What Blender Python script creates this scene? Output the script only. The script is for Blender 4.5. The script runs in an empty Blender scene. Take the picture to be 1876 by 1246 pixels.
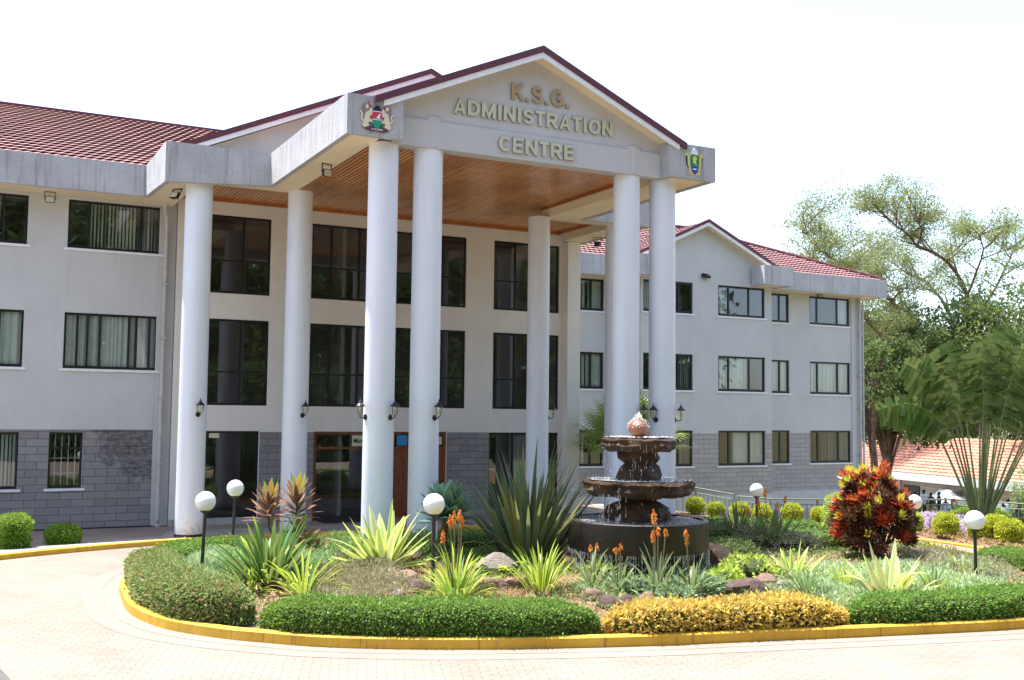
import bpy, math, random
import numpy as np
from mathutils import Vector, Matrix
sc = bpy.context.scene
COL = sc.collection
rad = math.radians
random.seed(7)

# ------------------------------------------------------------------ camera frame
F = 1976.1
P_, R_, Y_ = rad(3.8928), rad(-0.6460), rad(27.317)
_f = np.array([math.sin(Y_)*math.cos(P_), math.cos(Y_)*math.cos(P_), math.sin(P_)])
_r = np.array([math.cos(Y_), -math.sin(Y_), 0.0]); _d = -np.cross(_r, _f)
MR = np.array([math.cos(R_)*_r+math.sin(R_)*_d, -math.sin(R_)*_r+math.cos(R_)*_d, _f])
def at(px, py, d):
    """point seen at a photo position, d metres away: used to survey real positions"""
    return Vector((MR.T @ np.array([(px-938)/F, (py-623)/F, 1.0]))*d)
def onz(px, py, z):
    v = MR.T @ np.array([(px-938)/F, (py-623)/F, 1.0]); return Vector(v*(z/v[2]))

# ------------------------------------------------------------------ tagging
def tag(o, label=None, cat=None, group=None, kind=None):
    if label: o['label'] = label
    if cat: o['category'] = cat
    if group: o['group'] = group
    if kind: o['kind'] = kind
    return o
def thing(name, label, cat, loc=(0, 0, 0), group=None, rz=0):
    o = bpy.data.objects.new(name, None); COL.objects.link(o)
    o.location = loc; o.rotation_euler = (0, 0, rz); o.empty_display_size = .2
    return tag(o, label, cat, group)
def copy_tree(o, parent=None):
    c = o.copy(); COL.objects.link(c)
    if parent: c.parent = parent
    for ch in list(o.children):
        if ch.name in COL.objects: copy_tree(ch, c)
    return c

# ------------------------------------------------------------------ mesh builder
class MB:
    def __init__(s): s.v = []; s.f = []; s.m = []; s.uv = []
    def face(s, pts, m=0, uv=None):
        n = len(s.v); s.v.extend([tuple(p) for p in pts]); s.f.append(tuple(range(n, n+len(pts)))); s.m.append(m)
        s.uv.extend(uv if uv else [(0, 0)]*len(pts))
    def box(s, x0, x1, y0, y1, z0, z1, m=0):
        n = len(s.v)
        s.v += [(x0,y0,z0),(x1,y0,z0),(x1,y1,z0),(x0,y1,z0),(x0,y0,z1),(x1,y0,z1),(x1,y1,z1),(x0,y1,z1)]
        for q in ((0,3,2,1),(4,5,6,7),(0,1,5,4),(1,2,6,5),(2,3,7,6),(3,0,4,7)):
            s.f.append(tuple(n+i for i in q)); s.m.append(m); s.uv += [(0,0)]*4
        return s
    def hexa(s, p, m=0):   # 8 corners, bottom ring then top ring
        n = len(s.v); s.v += [tuple(q) for q in p]
        for q in ((0,3,2,1),(4,5,6,7),(0,1,5,4),(1,2,6,5),(2,3,7,6),(3,0,4,7)):
            s.f.append(tuple(n+i for i in q)); s.m.append(m); s.uv += [(0,0)]*4
        return s
    def grid(s, rows, m=0, closed=False, uv=False):
        n = len(s.v); R = len(rows); C = len(rows[0])
        for r in rows: s.v += [tuple(p) for p in r]
        for i in range(R-1):
            for j in range(C if closed else C-1):
                k = (j+1) % C
                s.f.append((n+i*C+j, n+i*C+k, n+(i+1)*C+k, n+(i+1)*C+j)); s.m.append(m)
                s.uv += [(j/(C-1), i/(R-1)), ((j+1)/(C-1), i/(R-1)), ((j+1)/(C-1), (i+1)/(R-1)), (j/(C-1), (i+1)/(R-1))]
        return s
    def lathe(s, prof, c=(0,0,0), seg=24, m=0, cap=True, wob=None):
        rows = []
        for r, z in prof:
            rows.append([(c[0]+r*math.cos(2*math.pi*j/seg)*(wob(j,z) if wob else 1), c[1]+r*math.sin(2*math.pi*j/seg)*(wob(j,z) if wob else 1), c[2]+z) for j in range(seg)])
        n = len(s.v); s.grid(rows, m, closed=True)
        if cap:
            s.f.append(tuple(n+j for j in reversed(range(seg)))); s.m.append(m); s.uv += [(0,0)]*seg
            k = n+(len(prof)-1)*seg
            s.f.append(tuple(k+j for j in range(seg))); s.m.append(m); s.uv += [(0,0)]*seg
        return s
    def tube(s, pts, rr, seg=8, m=0, cap=True):
        pts = [Vector(p) for p in pts]; n = len(pts)
        if not hasattr(rr, '__len__'): rr = [rr]*n
        rows = []; up = Vector((0.13, 0.21, 1))
        for i, p in enumerate(pts):
            t = (pts[min(i+1, n-1)]-pts[max(i-1, 0)]).normalized()
            a = t.cross(up)
            if a.length < .1: a = t.cross(Vector((1, 0, 0)))
            a.normalize(); b = t.cross(a)
            rows.append([p+(a*math.cos(2*math.pi*j/seg)+b*math.sin(2*math.pi*j/seg))*rr[i] for j in range(seg)])
        k = len(s.v); s.grid(rows, m, closed=True)
        if cap:
            s.f.append(tuple(k+j for j in range(seg))); s.m.append(m); s.uv += [(0,0)]*seg
            k2 = k+(n-1)*seg
            s.f.append(tuple(k2+j for j in reversed(range(seg)))); s.m.append(m); s.uv += [(0,0)]*seg
        return s
    def sphere(s, c, r, m=0, seg=16, ring=10, sz=1.0):
        prof = [(r*math.sin(math.pi*i/ring)+1e-4, -r*sz*math.cos(math.pi*i/ring)) for i in range(ring+1)]
        return s.lathe(prof, c, seg, m)
    def prism(s, poly, y0, y1, m=0):    # polygon in xz, extruded along y
        n = len(poly); k = len(s.v)
        s.v += [(p[0], y0, p[1]) for p in poly]+[(p[0], y1, p[1]) for p in poly]
        s.f.append(tuple(k+i for i in range(n))); s.m.append(m); s.uv += [(0,0)]*n
        s.f.append(tuple(k+n+i for i in reversed(range(n)))); s.m.append(m); s.uv += [(0,0)]*n
        for i in range(n):
            j = (i+1) % n; s.f.append((k+i, k+n+i, k+n+j, k+j)); s.m.append(m); s.uv += [(0,0)]*4
        return s
    def quads(s, V, m=0):  # V (N,4,3)
        n = len(s.v); N = len(V)
        s.v.extend(map(tuple, V.reshape(-1, 3).tolist()))
        s.f.extend([(n+4*i, n+4*i+1, n+4*i+2, n+4*i+3) for i in range(N)])
        if hasattr(m, '__len__'): s.m.extend(list(m))
        else: s.m.extend([m]*N)
        s.uv.extend([(0, .5), (.5, 0), (1, .5), (.5, 1)]*N)
        return s
    def build(s, name, mats, parent=None, smooth=False, world=True, flip=False):
        me = bpy.data.meshes.new(name)
        V = s.v; off = Vector((0, 0, 0))
        if parent is None and world:
            a = np.array(V); lo = a.min(0); hi = a.max(0)
            off = Vector(((lo[0]+hi[0])/2, (lo[1]+hi[1])/2, lo[2])); V = (a-np.array(off)).tolist()
        me.from_pydata(V, [], s.f)
        if not isinstance(mats, (list, tuple)): mats = [mats]
        for m in mats: me.materials.append(m)
        me.polygons.foreach_set('material_index', s.m)
        uvl = me.uv_layers.new(name='UVMap'); uvl.data.foreach_set('uv', np.array(s.uv, dtype=np.float32).ravel())
        if smooth: me.polygons.foreach_set('use_smooth', [True]*len(s.f))
        me.update()
        o = bpy.data.objects.new(name, me); COL.objects.link(o)
        if parent is not None:
            o.parent = parent
            if world and parent.type == 'EMPTY': o.location = -Vector(parent.location)
        else: o.location = off
        return o
def smooth_angle(o, a=40):
    me = o.data
    me.polygons.foreach_set('use_smooth', [True]*len(me.polygons))
    try: me.set_sharp_from_angle(angle=rad(a))
    except Exception: pass
    return o

# ------------------------------------------------------------------ materials
def nt(name):
    m = bpy.data.materials.new(name); m.use_nodes = True; t = m.node_tree; t.nodes.clear()
    return m, t
def N(t, typ, **kw):
    n = t.nodes.new(typ)
    for k, v in kw.items():
        if k == 'inp':
            for a, b in v.items(): n.inputs[a].default_value = b
        else: setattr(n, k, v)
    return n
def L(t, a, b): t.links.new(a, b)
def ramp(t, stops, fac=None, interp='LINEAR'):
    n = t.nodes.new('ShaderNodeValToRGB'); cr = n.color_ramp; cr.interpolation = interp
    while len(cr.elements) < len(stops): cr.elements.new(.5)
    for e, (p, c) in zip(cr.elements, stops): e.position = p; e.color = (*c, 1) if len(c) == 3 else c
    if fac is not None: L(t, fac, n.inputs[0])
    return n
def mix(t, a, b, fac, mode='MIX'):
    n = t.nodes.new('ShaderNodeMix'); n.data_type = 'RGBA'; n.blend_type = mode
    for s_, x in ((0, fac), (6, a), (7, b)):
        if isinstance(x, bpy.types.NodeSocket): L(t, x, n.inputs[s_])
        elif isinstance(x, (int, float)): n.inputs[s_].default_value = x
        else: n.inputs[s_].default_value = (*x, 1)
    return n.outputs[2]
def coords(t, scale=(1,1,1), rot=(0,0,0), kind='Object', loc=(0,0,0)):
    c = N(t, 'ShaderNodeTexCoord'); mp = N(t, 'ShaderNodeMapping'); L(t, c.outputs[kind], mp.inputs[0])
    mp.inputs['Scale'].default_value = scale; mp.inputs['Rotation'].default_value = rot; mp.inputs['Location'].default_value = loc
    return mp.outputs[0]
def noise(t, vec, scale=5, detail=4, rough=.55):
    n = N(t, 'ShaderNodeTexNoise'); n.inputs['Scale'].default_value = scale; n.inputs['Detail'].default_value = detail
    n.inputs['Roughness'].default_value = rough; L(t, vec, n.inputs['Vector']); return n.outputs['Fac']
def finish(t, color, rough=.8, bump=None, bs=.3, bd=.02, metal=0, spec=.4, extra=None):
    b = N(t, 'ShaderNodeBsdfPrincipled'); o = N(t, 'ShaderNodeOutputMaterial')
    if isinstance(color, bpy.types.NodeSocket): L(t, color, b.inputs['Base Color'])
    else: b.inputs['Base Color'].default_value = (*color, 1)
    if isinstance(rough, bpy.types.NodeSocket): L(t, rough, b.inputs['Roughness'])
    else: b.inputs['Roughness'].default_value = rough
    b.inputs['Metallic'].default_value = metal
    b.inputs['Specular IOR Level'].default_value = spec
    if bump is not None:
        bn = N(t, 'ShaderNodeBump'); bn.inputs['Strength'].default_value = bs; bn.inputs['Distance'].default_value = bd
        L(t, bump, bn.inputs['Height']); L(t, bn.outputs[0], b.inputs['Normal'])
    L(t, b.outputs[0], o.inputs[0]); return b
def sc3(c, k): return tuple(min(1, x*k) for x in c)
def paint(name, c, var=.08, rough=.75, bump=.25, scale=6, dirt=0, dirtc=(.2,.19,.17)):
    m, t = nt(name); v = coords(t)
    n1 = noise(t, v, scale*.15, 5); n2 = noise(t, v, scale*9, 3)
    r = ramp(t, [(.3, sc3(c, 1-var)), (.7, sc3(c, 1+var))], n1)
    col = r.outputs[0]
    if dirt:
        vs = coords(t, (2.2, 2.2, .18)); ns = noise(t, vs, 3, 6, .65)
        rr = ramp(t, [(.50, (0,0,0)), (.72, (dirt,)*3)], ns); col = mix(t, col, dirtc, rr.outputs[0])
    finish(t, col, rough, n2, bump, .01); return m
def plain(name, c, rough=.5, metal=0, spec=.4, var=.06):
    m, t = nt(name); v = coords(t); n1 = noise(t, v, 7, 4)
    r = ramp(t, [(.3, sc3(c, 1-var)), (.7, sc3(c, 1+var))], n1)
    finish(t, r.outputs[0], rough, n1, .08, .01, metal, spec); return m

M = {}
M['wall'] = paint('wall_paint', (.545, .55, .54), .05, .8, .35, 6, .18, (.40,.385,.37))
M['cream'] = paint('cream_paint', (.76, .725, .665), .04, .7, .2, 6, .12, (.52,.49,.44))
M['column'] = paint('white_column_paint', (.73, .76, .81), .03, .5, .12, 5, .35, (.62,.62,.60))
def splash(m):
    t = m.node_tree; b = next(n for n in t.nodes if n.type == 'BSDF_PRINCIPLED'); src = b.inputs['Base Color'].links[0].from_socket
    g = N(t, 'ShaderNodeTexCoord'); sp = N(t, 'ShaderNodeSeparateXYZ'); L(t, g.outputs['Object'], sp.inputs[0]); nz = noise(t, coords(t, (3, 3, 2)), 3.2, 6, .75)
    a = N(t, 'ShaderNodeMath', operation='MULTIPLY_ADD'); L(t, nz, a.inputs[0]); a.inputs[1].default_value = -1.5; L(t, sp.outputs[2], a.inputs[2])
    r = ramp(t, [(.0, (.55,)*3), (.35, (0,0,0))], None); ad = N(t, 'ShaderNodeMath', operation='ADD'); L(t, a.outputs[0], ad.inputs[0]); ad.inputs[1].default_value = 4.0; L(t, ad.outputs[0], r.inputs[0])
    L(t, mix(t, src, (.36,.29,.23), r.outputs[0]), b.inputs['Base Color'])
splash(M['column'])
M['soffit'] = paint('soffit_paint', (.80, .68, .49), .05, .8, .1, 5)  # warm light bounced off the ground is put into this colour
M['frieze'] = paint('frieze_paint', (.52, .515, .51), .05, .8, .3, 6, .18, (.42,.41,.40))
M['white'] = plain('white_board', (.78, .78, .80), .45)
M['maroon'] = plain('maroon_metal', (.115, .030, .045), .45, 0, .4, .15)
M['black'] = plain('black_metal', (.012, .012, .014), .35)
M['blackpaint'] = plain('black_skirting', (.02, .022, .03), .6)
M['pipe'] = plain('pvc_pipe', (.50, .48, .47), .45, 0, .4, .12)
def mat_rough():
    m, t = nt('roughcast_render'); v = coords(t)
    n1 = noise(t, v, 1.2, 6); n2 = noise(t, v, 42, 4, .7)
    vs = coords(t, (3, 3, .16)); ns = noise(t, vs, 2.2, 6, .7)
    r = ramp(t, [(.3, (.56,.56,.57)), (.7, (.72,.72,.73))], n1)
    rs = ramp(t, [(.52, (0,0,0)), (.70, (.62,)*3)], ns)
    col = mix(t, r.outputs[0], (.22,.215,.20), rs.outputs[0])
    sp = ramp(t, [(.42, (0,0,0)), (.52, (1,1,1))], n2); col = mix(t, col, (.26,.26,.27), mix(t, (.35,.35,.35), (0,0,0), sp.outputs[0]))
    finish(t, col, .95, n2, 1.0, .06); return m
M['rough'] = mat_rough()
def mat_stone(name, c1, c2, grout, dark=0):
    m, t = nt(name); tc = N(t, 'ShaderNodeTexCoord'); sp = N(t, 'ShaderNodeSeparateXYZ'); cb = N(t, 'ShaderNodeCombineXYZ')
    L(t, tc.outputs['Object'], sp.inputs[0]); L(t, sp.outputs[0], cb.inputs[0]); L(t, sp.outputs[2], cb.inputs[1])
    wob = noise(t, tc.outputs['Object'], 3, 3)
    ad = N(t, 'ShaderNodeVectorMath', operation='ADD'); L(t, cb.outputs[0], ad.inputs[0])
    ws = N(t, 'ShaderNodeVectorMath', operation='SCALE'); ws.inputs['Scale'].default_value = .018
    cw = N(t, 'ShaderNodeCombineXYZ'); L(t, wob, cw.inputs[1]); L(t, cw.outputs[0], ws.inputs[0]); L(t, ws.outputs[0], ad.inputs[1])
    b = N(t, 'ShaderNodeTexBrick'); L(t, ad.outputs[0], b.inputs['Vector'])
    b.inputs['Scale'].default_value = 1; b.inputs['Brick Width'].default_value = .62; b.inputs['Row Height'].default_value = .215
    b.inputs['Mortar Size'].default_value = .008; b.inputs['Mortar Smooth'].default_value = .1
    b.inputs['Color1'].default_value = (*c1, 1); b.inputs['Color2'].default_value = (*c2, 1); b.inputs['Mortar'].default_value = (*grout, 1)
    ch = noise(t, coords(t, (28, 28, 5)), 1.6, 5, .7)
    col = mix(t, b.outputs[0], mix(t, (.55,.55,.55), (1.35,1.35,1.35), ch), .75, 'MULTIPLY')
    if dark:   # black algae stain near the drain outlet
        gx = N(t, 'ShaderNodeVectorMath', operation='DISTANCE'); L(t, cb.outputs[0], gx.inputs[0]); gx.inputs[1].default_value = (5.1, -.75, 0)
        st = noise(t, cb.outputs[0], 2.4, 6, .7); a = N(t, 'ShaderNodeMath', operation='MULTIPLY_ADD'); L(t, st, a.inputs[0]); a.inputs[1].default_value = -2.4; L(t, gx.outputs['Value'], a.inputs[2])
        rr = ramp(t, [(.0, (.62,)*3), (.20, (0,0,0))], a.outputs[0]); blk = noise(t, coords(t, (4, 4, 9)), 1.5, 2)
        r2 = ramp(t, [(.4, (1,1,1)), (.6, (.35,.35,.35))], blk)
        col = mix(t, col, (.028,.027,.028), mix(t, (0,0,0), rr.outputs[0], r2.outputs[0]))
    hb = N(t, 'ShaderNodeMath', operation='MULTIPLY_ADD'); L(t, b.outputs['Fac'], hb.inputs[0]); hb.inputs[1].default_value = -1.2; L(t, ch, hb.inputs[2])
    finish(t, col, .9, hb.outputs[0], .6, .03); return m
M['stone'] = mat_stone('grey_stone_cladding', (.245,.232,.232), (.315,.30,.295), (.10,.095,.09), 1)
M['stone_pale'] = mat_stone('pale_stone_cladding', (.40,.375,.355), (.46,.435,.41), (.20,.185,.17))
M['stone_tan'] = mat_stone('tan_block_wall', (.36,.30,.24), (.42,.35,.28), (.22,.18,.15))
def mat_wood_ceiling():
    m, t = nt('wood_ceiling_planks'); v = coords(t, (1,1,1))
    b = N(t, 'ShaderNodeTexBrick'); b.offset = .37
    mp = N(t, 'ShaderNodeMapping'); L(t, v, mp.inputs[0]); mp.inputs['Rotation'].default_value = (0, 0, rad(90)); L(t, mp.outputs[0], b.inputs['Vector'])
    b.inputs['Scale'].default_value = 1; b.inputs['Brick Width'].default_value = 3.1; b.inputs['Row Height'].default_value = .125
    b.inputs['Mortar Size'].default_value = .016; b.inputs['Color1'].default_value = (.86,.42,.15,1); b.inputs['Color2'].default_value = (.68,.29,.09,1); b.inputs['Mortar'].default_value = (.06,.018,.008,1)
    g = noise(t, coords(t, (30, 2, 2)), 1.2, 5, .6); big = noise(t, coords(t, (.5, .35, 1)), 1.2, 3)
    col = mix(t, b.outputs[0], mix(t, (.6,.5,.45), (1.3,1.3,1.25), g), .7, 'MULTIPLY')
    col = mix(t, col, (.34,.11,.035), ramp(t, [(.48, (0,0,0)), (.60, (.5,)*3)], big).outputs[0])
    h = N(t, 'ShaderNodeMath', operation='MULTIPLY'); L(t, b.outputs['Fac'], h.inputs[0]); h.inputs[1].default_value = -1
    finish(t, col, .24, h.outputs[0], .5, .02, 0, .7); return m
M['ceil'] = mat_wood_ceiling()
M['trim'] = plain('orange_wood_trim', (.42, .13, .035), .3, 0, .5, .2)
def mat_wood(name, c):
    m, t = nt(name); g = noise(t, coords(t, (14, 14, 1.2)), 2, 5, .6)
    r = ramp(t, [(.3, sc3(c, .6)), (.7, sc3(c, 1.25))], g); finish(t, r.outputs[0], .35, g, .2, .01, 0, .5); return m
M['door'] = mat_wood('stained_timber_door', (.24, .075, .028))
def mat_tile(name, c, dark):
    m, t = nt(name); v = coords(t); n1 = noise(t, v, .7, 4); n2 = noise(t, v, 26, 3)
    r = ramp(t, [(.25, sc3(c, .78)), (.75, sc3(c, 1.25))], n1)
    col = mix(t, r.outputs[0], dark, ramp(t, [(.48, (0,0,0)), (.68, (.5,)*3)], n2).outputs[0])
    finish(t, col, .55, n2, .4, .01, 0, .45); return m
M['tile'] = mat_tile('red_roof_tile', (.30,.155,.15), (.15,.055,.06))
M['tile_or'] = mat_tile('terracotta_roof_tile', (.50,.22,.15), (.25,.10,.06))
def mat_glass(name, tint, refl=.9, dark=.5):
    m, t = nt(name)
    fr = N(t, 'ShaderNodeFresnel'); fr.inputs['IOR'].default_value = 1.7
    g = N(t, 'ShaderNodeBsdfGlossy'); g.inputs['Roughness'].default_value = .01; g.inputs['Color'].default_value = (refl, refl, refl*1.03, 1)
    tr = N(t, 'ShaderNodeBsdfTransparent'); tr.inputs['Color'].default_value = (*tint, 1)
    nz = noise(t, coords(t), 1.1, 2); bn = N(t, 'ShaderNodeBump'); bn.inputs['Strength'].default_value = .02; bn.inputs['Distance'].default_value = .03
    L(t, nz, bn.inputs['Height']); L(t, bn.outputs[0], g.inputs['Normal'])
    mx = N(t, 'ShaderNodeMixShader'); o = N(t, 'ShaderNodeOutputMaterial')
    ma = N(t, 'ShaderNodeMath', operation='MULTIPLY_ADD'); L(t, fr.outputs[0], ma.inputs[0]); ma.inputs[1].default_value = 1.1; ma.inputs[2].default_value = dark
    ge = N(t, 'ShaderNodeNewGeometry'); iv = N(t, 'ShaderNodeMath', operation='SUBTRACT'); iv.inputs[0].default_value = 1; L(t, ge.outputs['Backfacing'], iv.inputs[1]); mm = N(t, 'ShaderNodeMath', operation='MULTIPLY'); L(t, ma.outputs[0], mm.inputs[0]); L(t, iv.outputs[0], mm.inputs[1])
    L(t, mm.outputs[0], mx.inputs[0]); L(t, tr.outputs[0], mx.inputs[1]); L(t, g.outputs[0], mx.inputs[2]); L(t, mx.outputs[0], o.inputs[0]); return m
M['glass'] = mat_glass('window_glass', (.82,.86,.84), .85, .04)
M['glass_dark'] = mat_glass('tinted_lobby_glass', (.74,.75,.75), .6, .10)
M['room'] = plain('interior_plaster', (.62, .60, .56), .9)
M['curtain'] = plain('curtain_cloth', (.80, .79, .76), .9)
M['blind'] = plain('vertical_blind_slat', (.86, .86, .80), .7)
def mat_pavers():
    m, t = nt('block_paving'); v = coords(t, (1,1,1), (0,0,rad(20)))
    b = N(t, 'ShaderNodeTexBrick'); L(t, v, b.inputs['Vector']); b.inputs['Scale'].default_value = 1
    b.inputs['Brick Width'].default_value = .26; b.inputs['Row Height'].default_value = .13; b.inputs['Mortar Size'].default_value = .007
    b.inputs['Color1'].default_value = (.270,.222,.186,1); b.inputs['Color2'].default_value = (.310,.257,.217,1); b.inputs['Mortar'].default_value = (.175,.140,.112,1)
    n1 = noise(t, coords(t), .45, 6, .6); n2 = noise(t, coords(t), 11, 4)
    r = ramp(t, [(.3, (.74,.72,.70)), (.7, (1.05,1.04,1.02))], n1); col = mix(t, b.outputs[0], r.outputs[0], .85, 'MULTIPLY')
    col = mix(t, col, (.20,.15,.11), ramp(t, [(.63, (0,0,0)), (.80, (.55,)*3)], n2).outputs[0])
    h = N(t, 'ShaderNodeMath', operation='MULTIPLY_ADD'); L(t, b.outputs['Fac'], h.inputs[0]); h.inputs[1].default_value = -1; L(t, n2, h.inputs[2])
    finish(t, col, .9, h.outputs[0], .35, .012); return m
M['paver'] = mat_pavers()
M['pave'] = paint('cement_paving', (.30, .285, .27), .18, .9, .5, 4, .5, (.17,.16,.15))
def mat_kerb():
    m, t = nt('yellow_kerb_paint'); v = coords(t); n1 = noise(t, v, 2.2, 6, .65); n2 = noise(t, coords(t, (1,1,2.2)), 7, 6, .75)
    r = ramp(t, [(.3, (.48,.27,.02)), (.7, (.68,.42,.045))], n1)
    col = mix(t, r.outputs[0], (.46,.42,.40), ramp(t, [(.63, (0,0,0)), (.66, (1,1,1))], n2).outputs[0])
    n3 = noise(t, coords(t, (5,5,.5)), 2.6, 5, .6); col = mix(t, col, (.25,.10,.015), ramp(t, [(.60, (0,0,0)), (.68, (.6,)*3)], n3).outputs[0])
    finish(t, col, .7, n2, .3, .01); return m
M['kerb'] = mat_kerb()
def mat_soil(name, c1, c2, c3=None):
    m, t = nt(name); v = coords(t); n1 = noise(t, v, .9, 6, .65); n2 = noise(t, v, 14, 5, .7)
    r = ramp(t, [(.3, c1), (.7, c2)], n1); col = mix(t, r.outputs[0], mix(t, (.4,.4,.4), (1.5,1.5,1.5), n2), .8, 'MULTIPLY')
    if c3: col = mix(t, col, c3, ramp(t, [(.52, (0,0,0)), (.62, (.8,)*3)], n2).outputs[0])
    finish(t, col, .95, n2, 1.0, .05); return m
M['soil'] = mat_soil('garden_soil', (.17,.085,.05), (.30,.18,.11), (.42,.31,.19))
M['ground'] = mat_soil('dry_ground', (.12,.12,.05), (.24,.19,.10), (.10,.13,.04))
M['asphalt'] = mat_soil('lower_road', (.16,.155,.15), (.22,.21,.20))
def mat_rock(name, c1, c2, rough=.8, spec=.4, bs=1.0):
    m, t = nt(name); v = coords(t); n1 = noise(t, v, 2.2, 7, .65); n2 = noise(t, v, 13, 6, .7)
    r = ramp(t, [(.32, c1), (.68, c2)], n1); col = mix(t, r.outputs[0], mix(t, (.45,.45,.45), (1.45,1.45,1.45), n2), .8, 'MULTIPLY')
    finish(t, col, rough, n2, bs, .06, 0, spec); return m
M['rock'] = mat_rock('brown_boulder', (.20,.11,.075), (.36,.25,.19))
M['rock_dark'] = mat_rock('dark_lava_rock', (.07,.04,.035), (.17,.11,.09))
M['rock_pale'] = mat_rock('pale_boulder', (.22,.18,.15), (.34,.29,.25))
M['wetrock'] = mat_rock('wet_brown_stone', (.035,.018,.009), (.17,.090,.040), .42, .4, 2.2)
M['basin'] = mat_rock('wet_dark_concrete', (.014,.011,.009), (.034,.026,.020), .38, .35, .4)
M['terracotta'] = mat_rock('terracotta_ball', (.26,.09,.035), (.42,.17,.07), .3, .6, .4)
M['globe'] = plain('white_globe_glass', (.88, .86, .85), .18, 0, .5, .01)
M['pole'] = plain('dark_bronze_pole', (.035, .03, .028), .4)
M['rail'] = plain('green_painted_rail', (.17, .21, .155), .4, 0, .4, .15)
M['gold'] = plain('gold_letter_face', (.40, .29, .15), .4, .1)
M['pale_letter'] = plain('pale_letter_face', (.55, .54, .38), .45)
M['letterside'] = plain('letter_side_grey', (.20, .22, .19), .5)
def flat(name, c, r=.5): return plain(name, c, r, 0, .3, .03)
M['skin'] = flat('skin', (.09, .05, .035), .6)
for k, c in dict(shirt_white=(.75,.76,.80), shirt_blue=(.45,.52,.68), suit=(.02,.022,.035), trouser=(.025,.025,.035), hair=(.01,.01,.01), dress=(.30,.16,.12),
    em_cream=(.72,.62,.45), em_red=(.55,.05,.08), em_green=(.02,.30,.17), em_dkgreen=(.02,.22,.09), em_black=(.015,.015,.02), em_white=(.8,.8,.82), em_yellow=(.66,.60,.16), em_blue=(.02,.06,.38), em_plum=(.16,.05,.09), em_grey=(.25,.2,.2),
    sign_cream=(.62,.60,.40), sign_blue=(.04,.28,.62), mat_black=(.02,.02,.022), floor=(.30,.28,.26), lamp_face=(.78,.74,.62), lens=(.62,.60,.50)).items(): M[k] = flat(k, c)
M['lanternglass'] = mat_glass('lantern_glass', (.93,.90,.80), .9, .05)
M['carwhite'] = plain('white_car_paint', (.75,.76,.78), .15, 0, .6, .02); M['carsilver'] = plain('silver_car_paint', (.45,.47,.50), .2, .5, .6, .02); M['carred'] = plain('red_car_paint', (.45,.03,.04), .2, 0, .6, .02)
M['rubber'] = plain('rubber', (.02,.02,.02), .8)
def mat_water():
    m, t = nt('falling_water'); b = N(t, 'ShaderNodeBsdfPrincipled'); o = N(t, 'ShaderNodeOutputMaterial')
    b.inputs['Base Color'].default_value = (.92,.95,.97,1); b.inputs['Roughness'].default_value = .12; b.inputs['Specular IOR Level'].default_value = .8
    tr = N(t, 'ShaderNodeBsdfTransparent'); mx = N(t, 'ShaderNodeMixShader'); n1 = noise(t, coords(t, (20,20,3)), 2, 3)
    r = ramp(t, [(.35, (.25,)*3), (.7, (.85,)*3)], n1); L(t, r.outputs[0], mx.inputs[0]); L(t, tr.outputs[0], mx.inputs[1]); L(t, b.outputs[0], mx.inputs[2]); L(t, mx.outputs[0], o.inputs[0]); return m
M['water'] = mat_water()
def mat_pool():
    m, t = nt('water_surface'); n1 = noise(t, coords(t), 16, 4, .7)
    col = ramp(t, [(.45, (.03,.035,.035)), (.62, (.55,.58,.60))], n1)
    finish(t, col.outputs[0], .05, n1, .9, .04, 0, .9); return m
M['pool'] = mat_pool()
def foliage(name, cols, rough=.45, trans=.3, spec=.25, noisev=.25):
    m, t = nt(name); g = N(t, 'ShaderNodeNewGeometry')
    st = [(i/(len(cols)-1) if len(cols) > 1 else 0, c) for i, c in enumerate(cols)]
    r = ramp(t, st, g.outputs['Random Per Island']); nz = noise(t, coords(t), 2.6, 4)
    col = mix(t, r.outputs[0], mix(t, (.55,.55,.5), (1.4,1.4,1.35), nz), .8, 'MULTIPLY')
    return fin_leaf(m, t, col, rough, trans, spec)
def fin_leaf(m, t, col, rough, trans, spec):
    b = N(t, 'ShaderNodeBsdfPrincipled'); L(t, col, b.inputs['Base Color']); b.inputs['Roughness'].default_value = rough; b.inputs['Specular IOR Level'].default_value = spec
    tl = N(t, 'ShaderNodeBsdfTranslucent'); L(t, mix(t, col, (1.0,1.0,.35), .25, 'MIX'), tl.inputs[0]); mx = N(t, 'ShaderNodeMixShader'); mx.inputs[0].default_value = trans
    o = N(t, 'ShaderNodeOutputMaterial'); L(t, b.outputs[0], mx.inputs[1]); L(t, tl.outputs[0], mx.inputs[2]); L(t, mx.outputs[0], o.inputs[0]); return m
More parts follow.
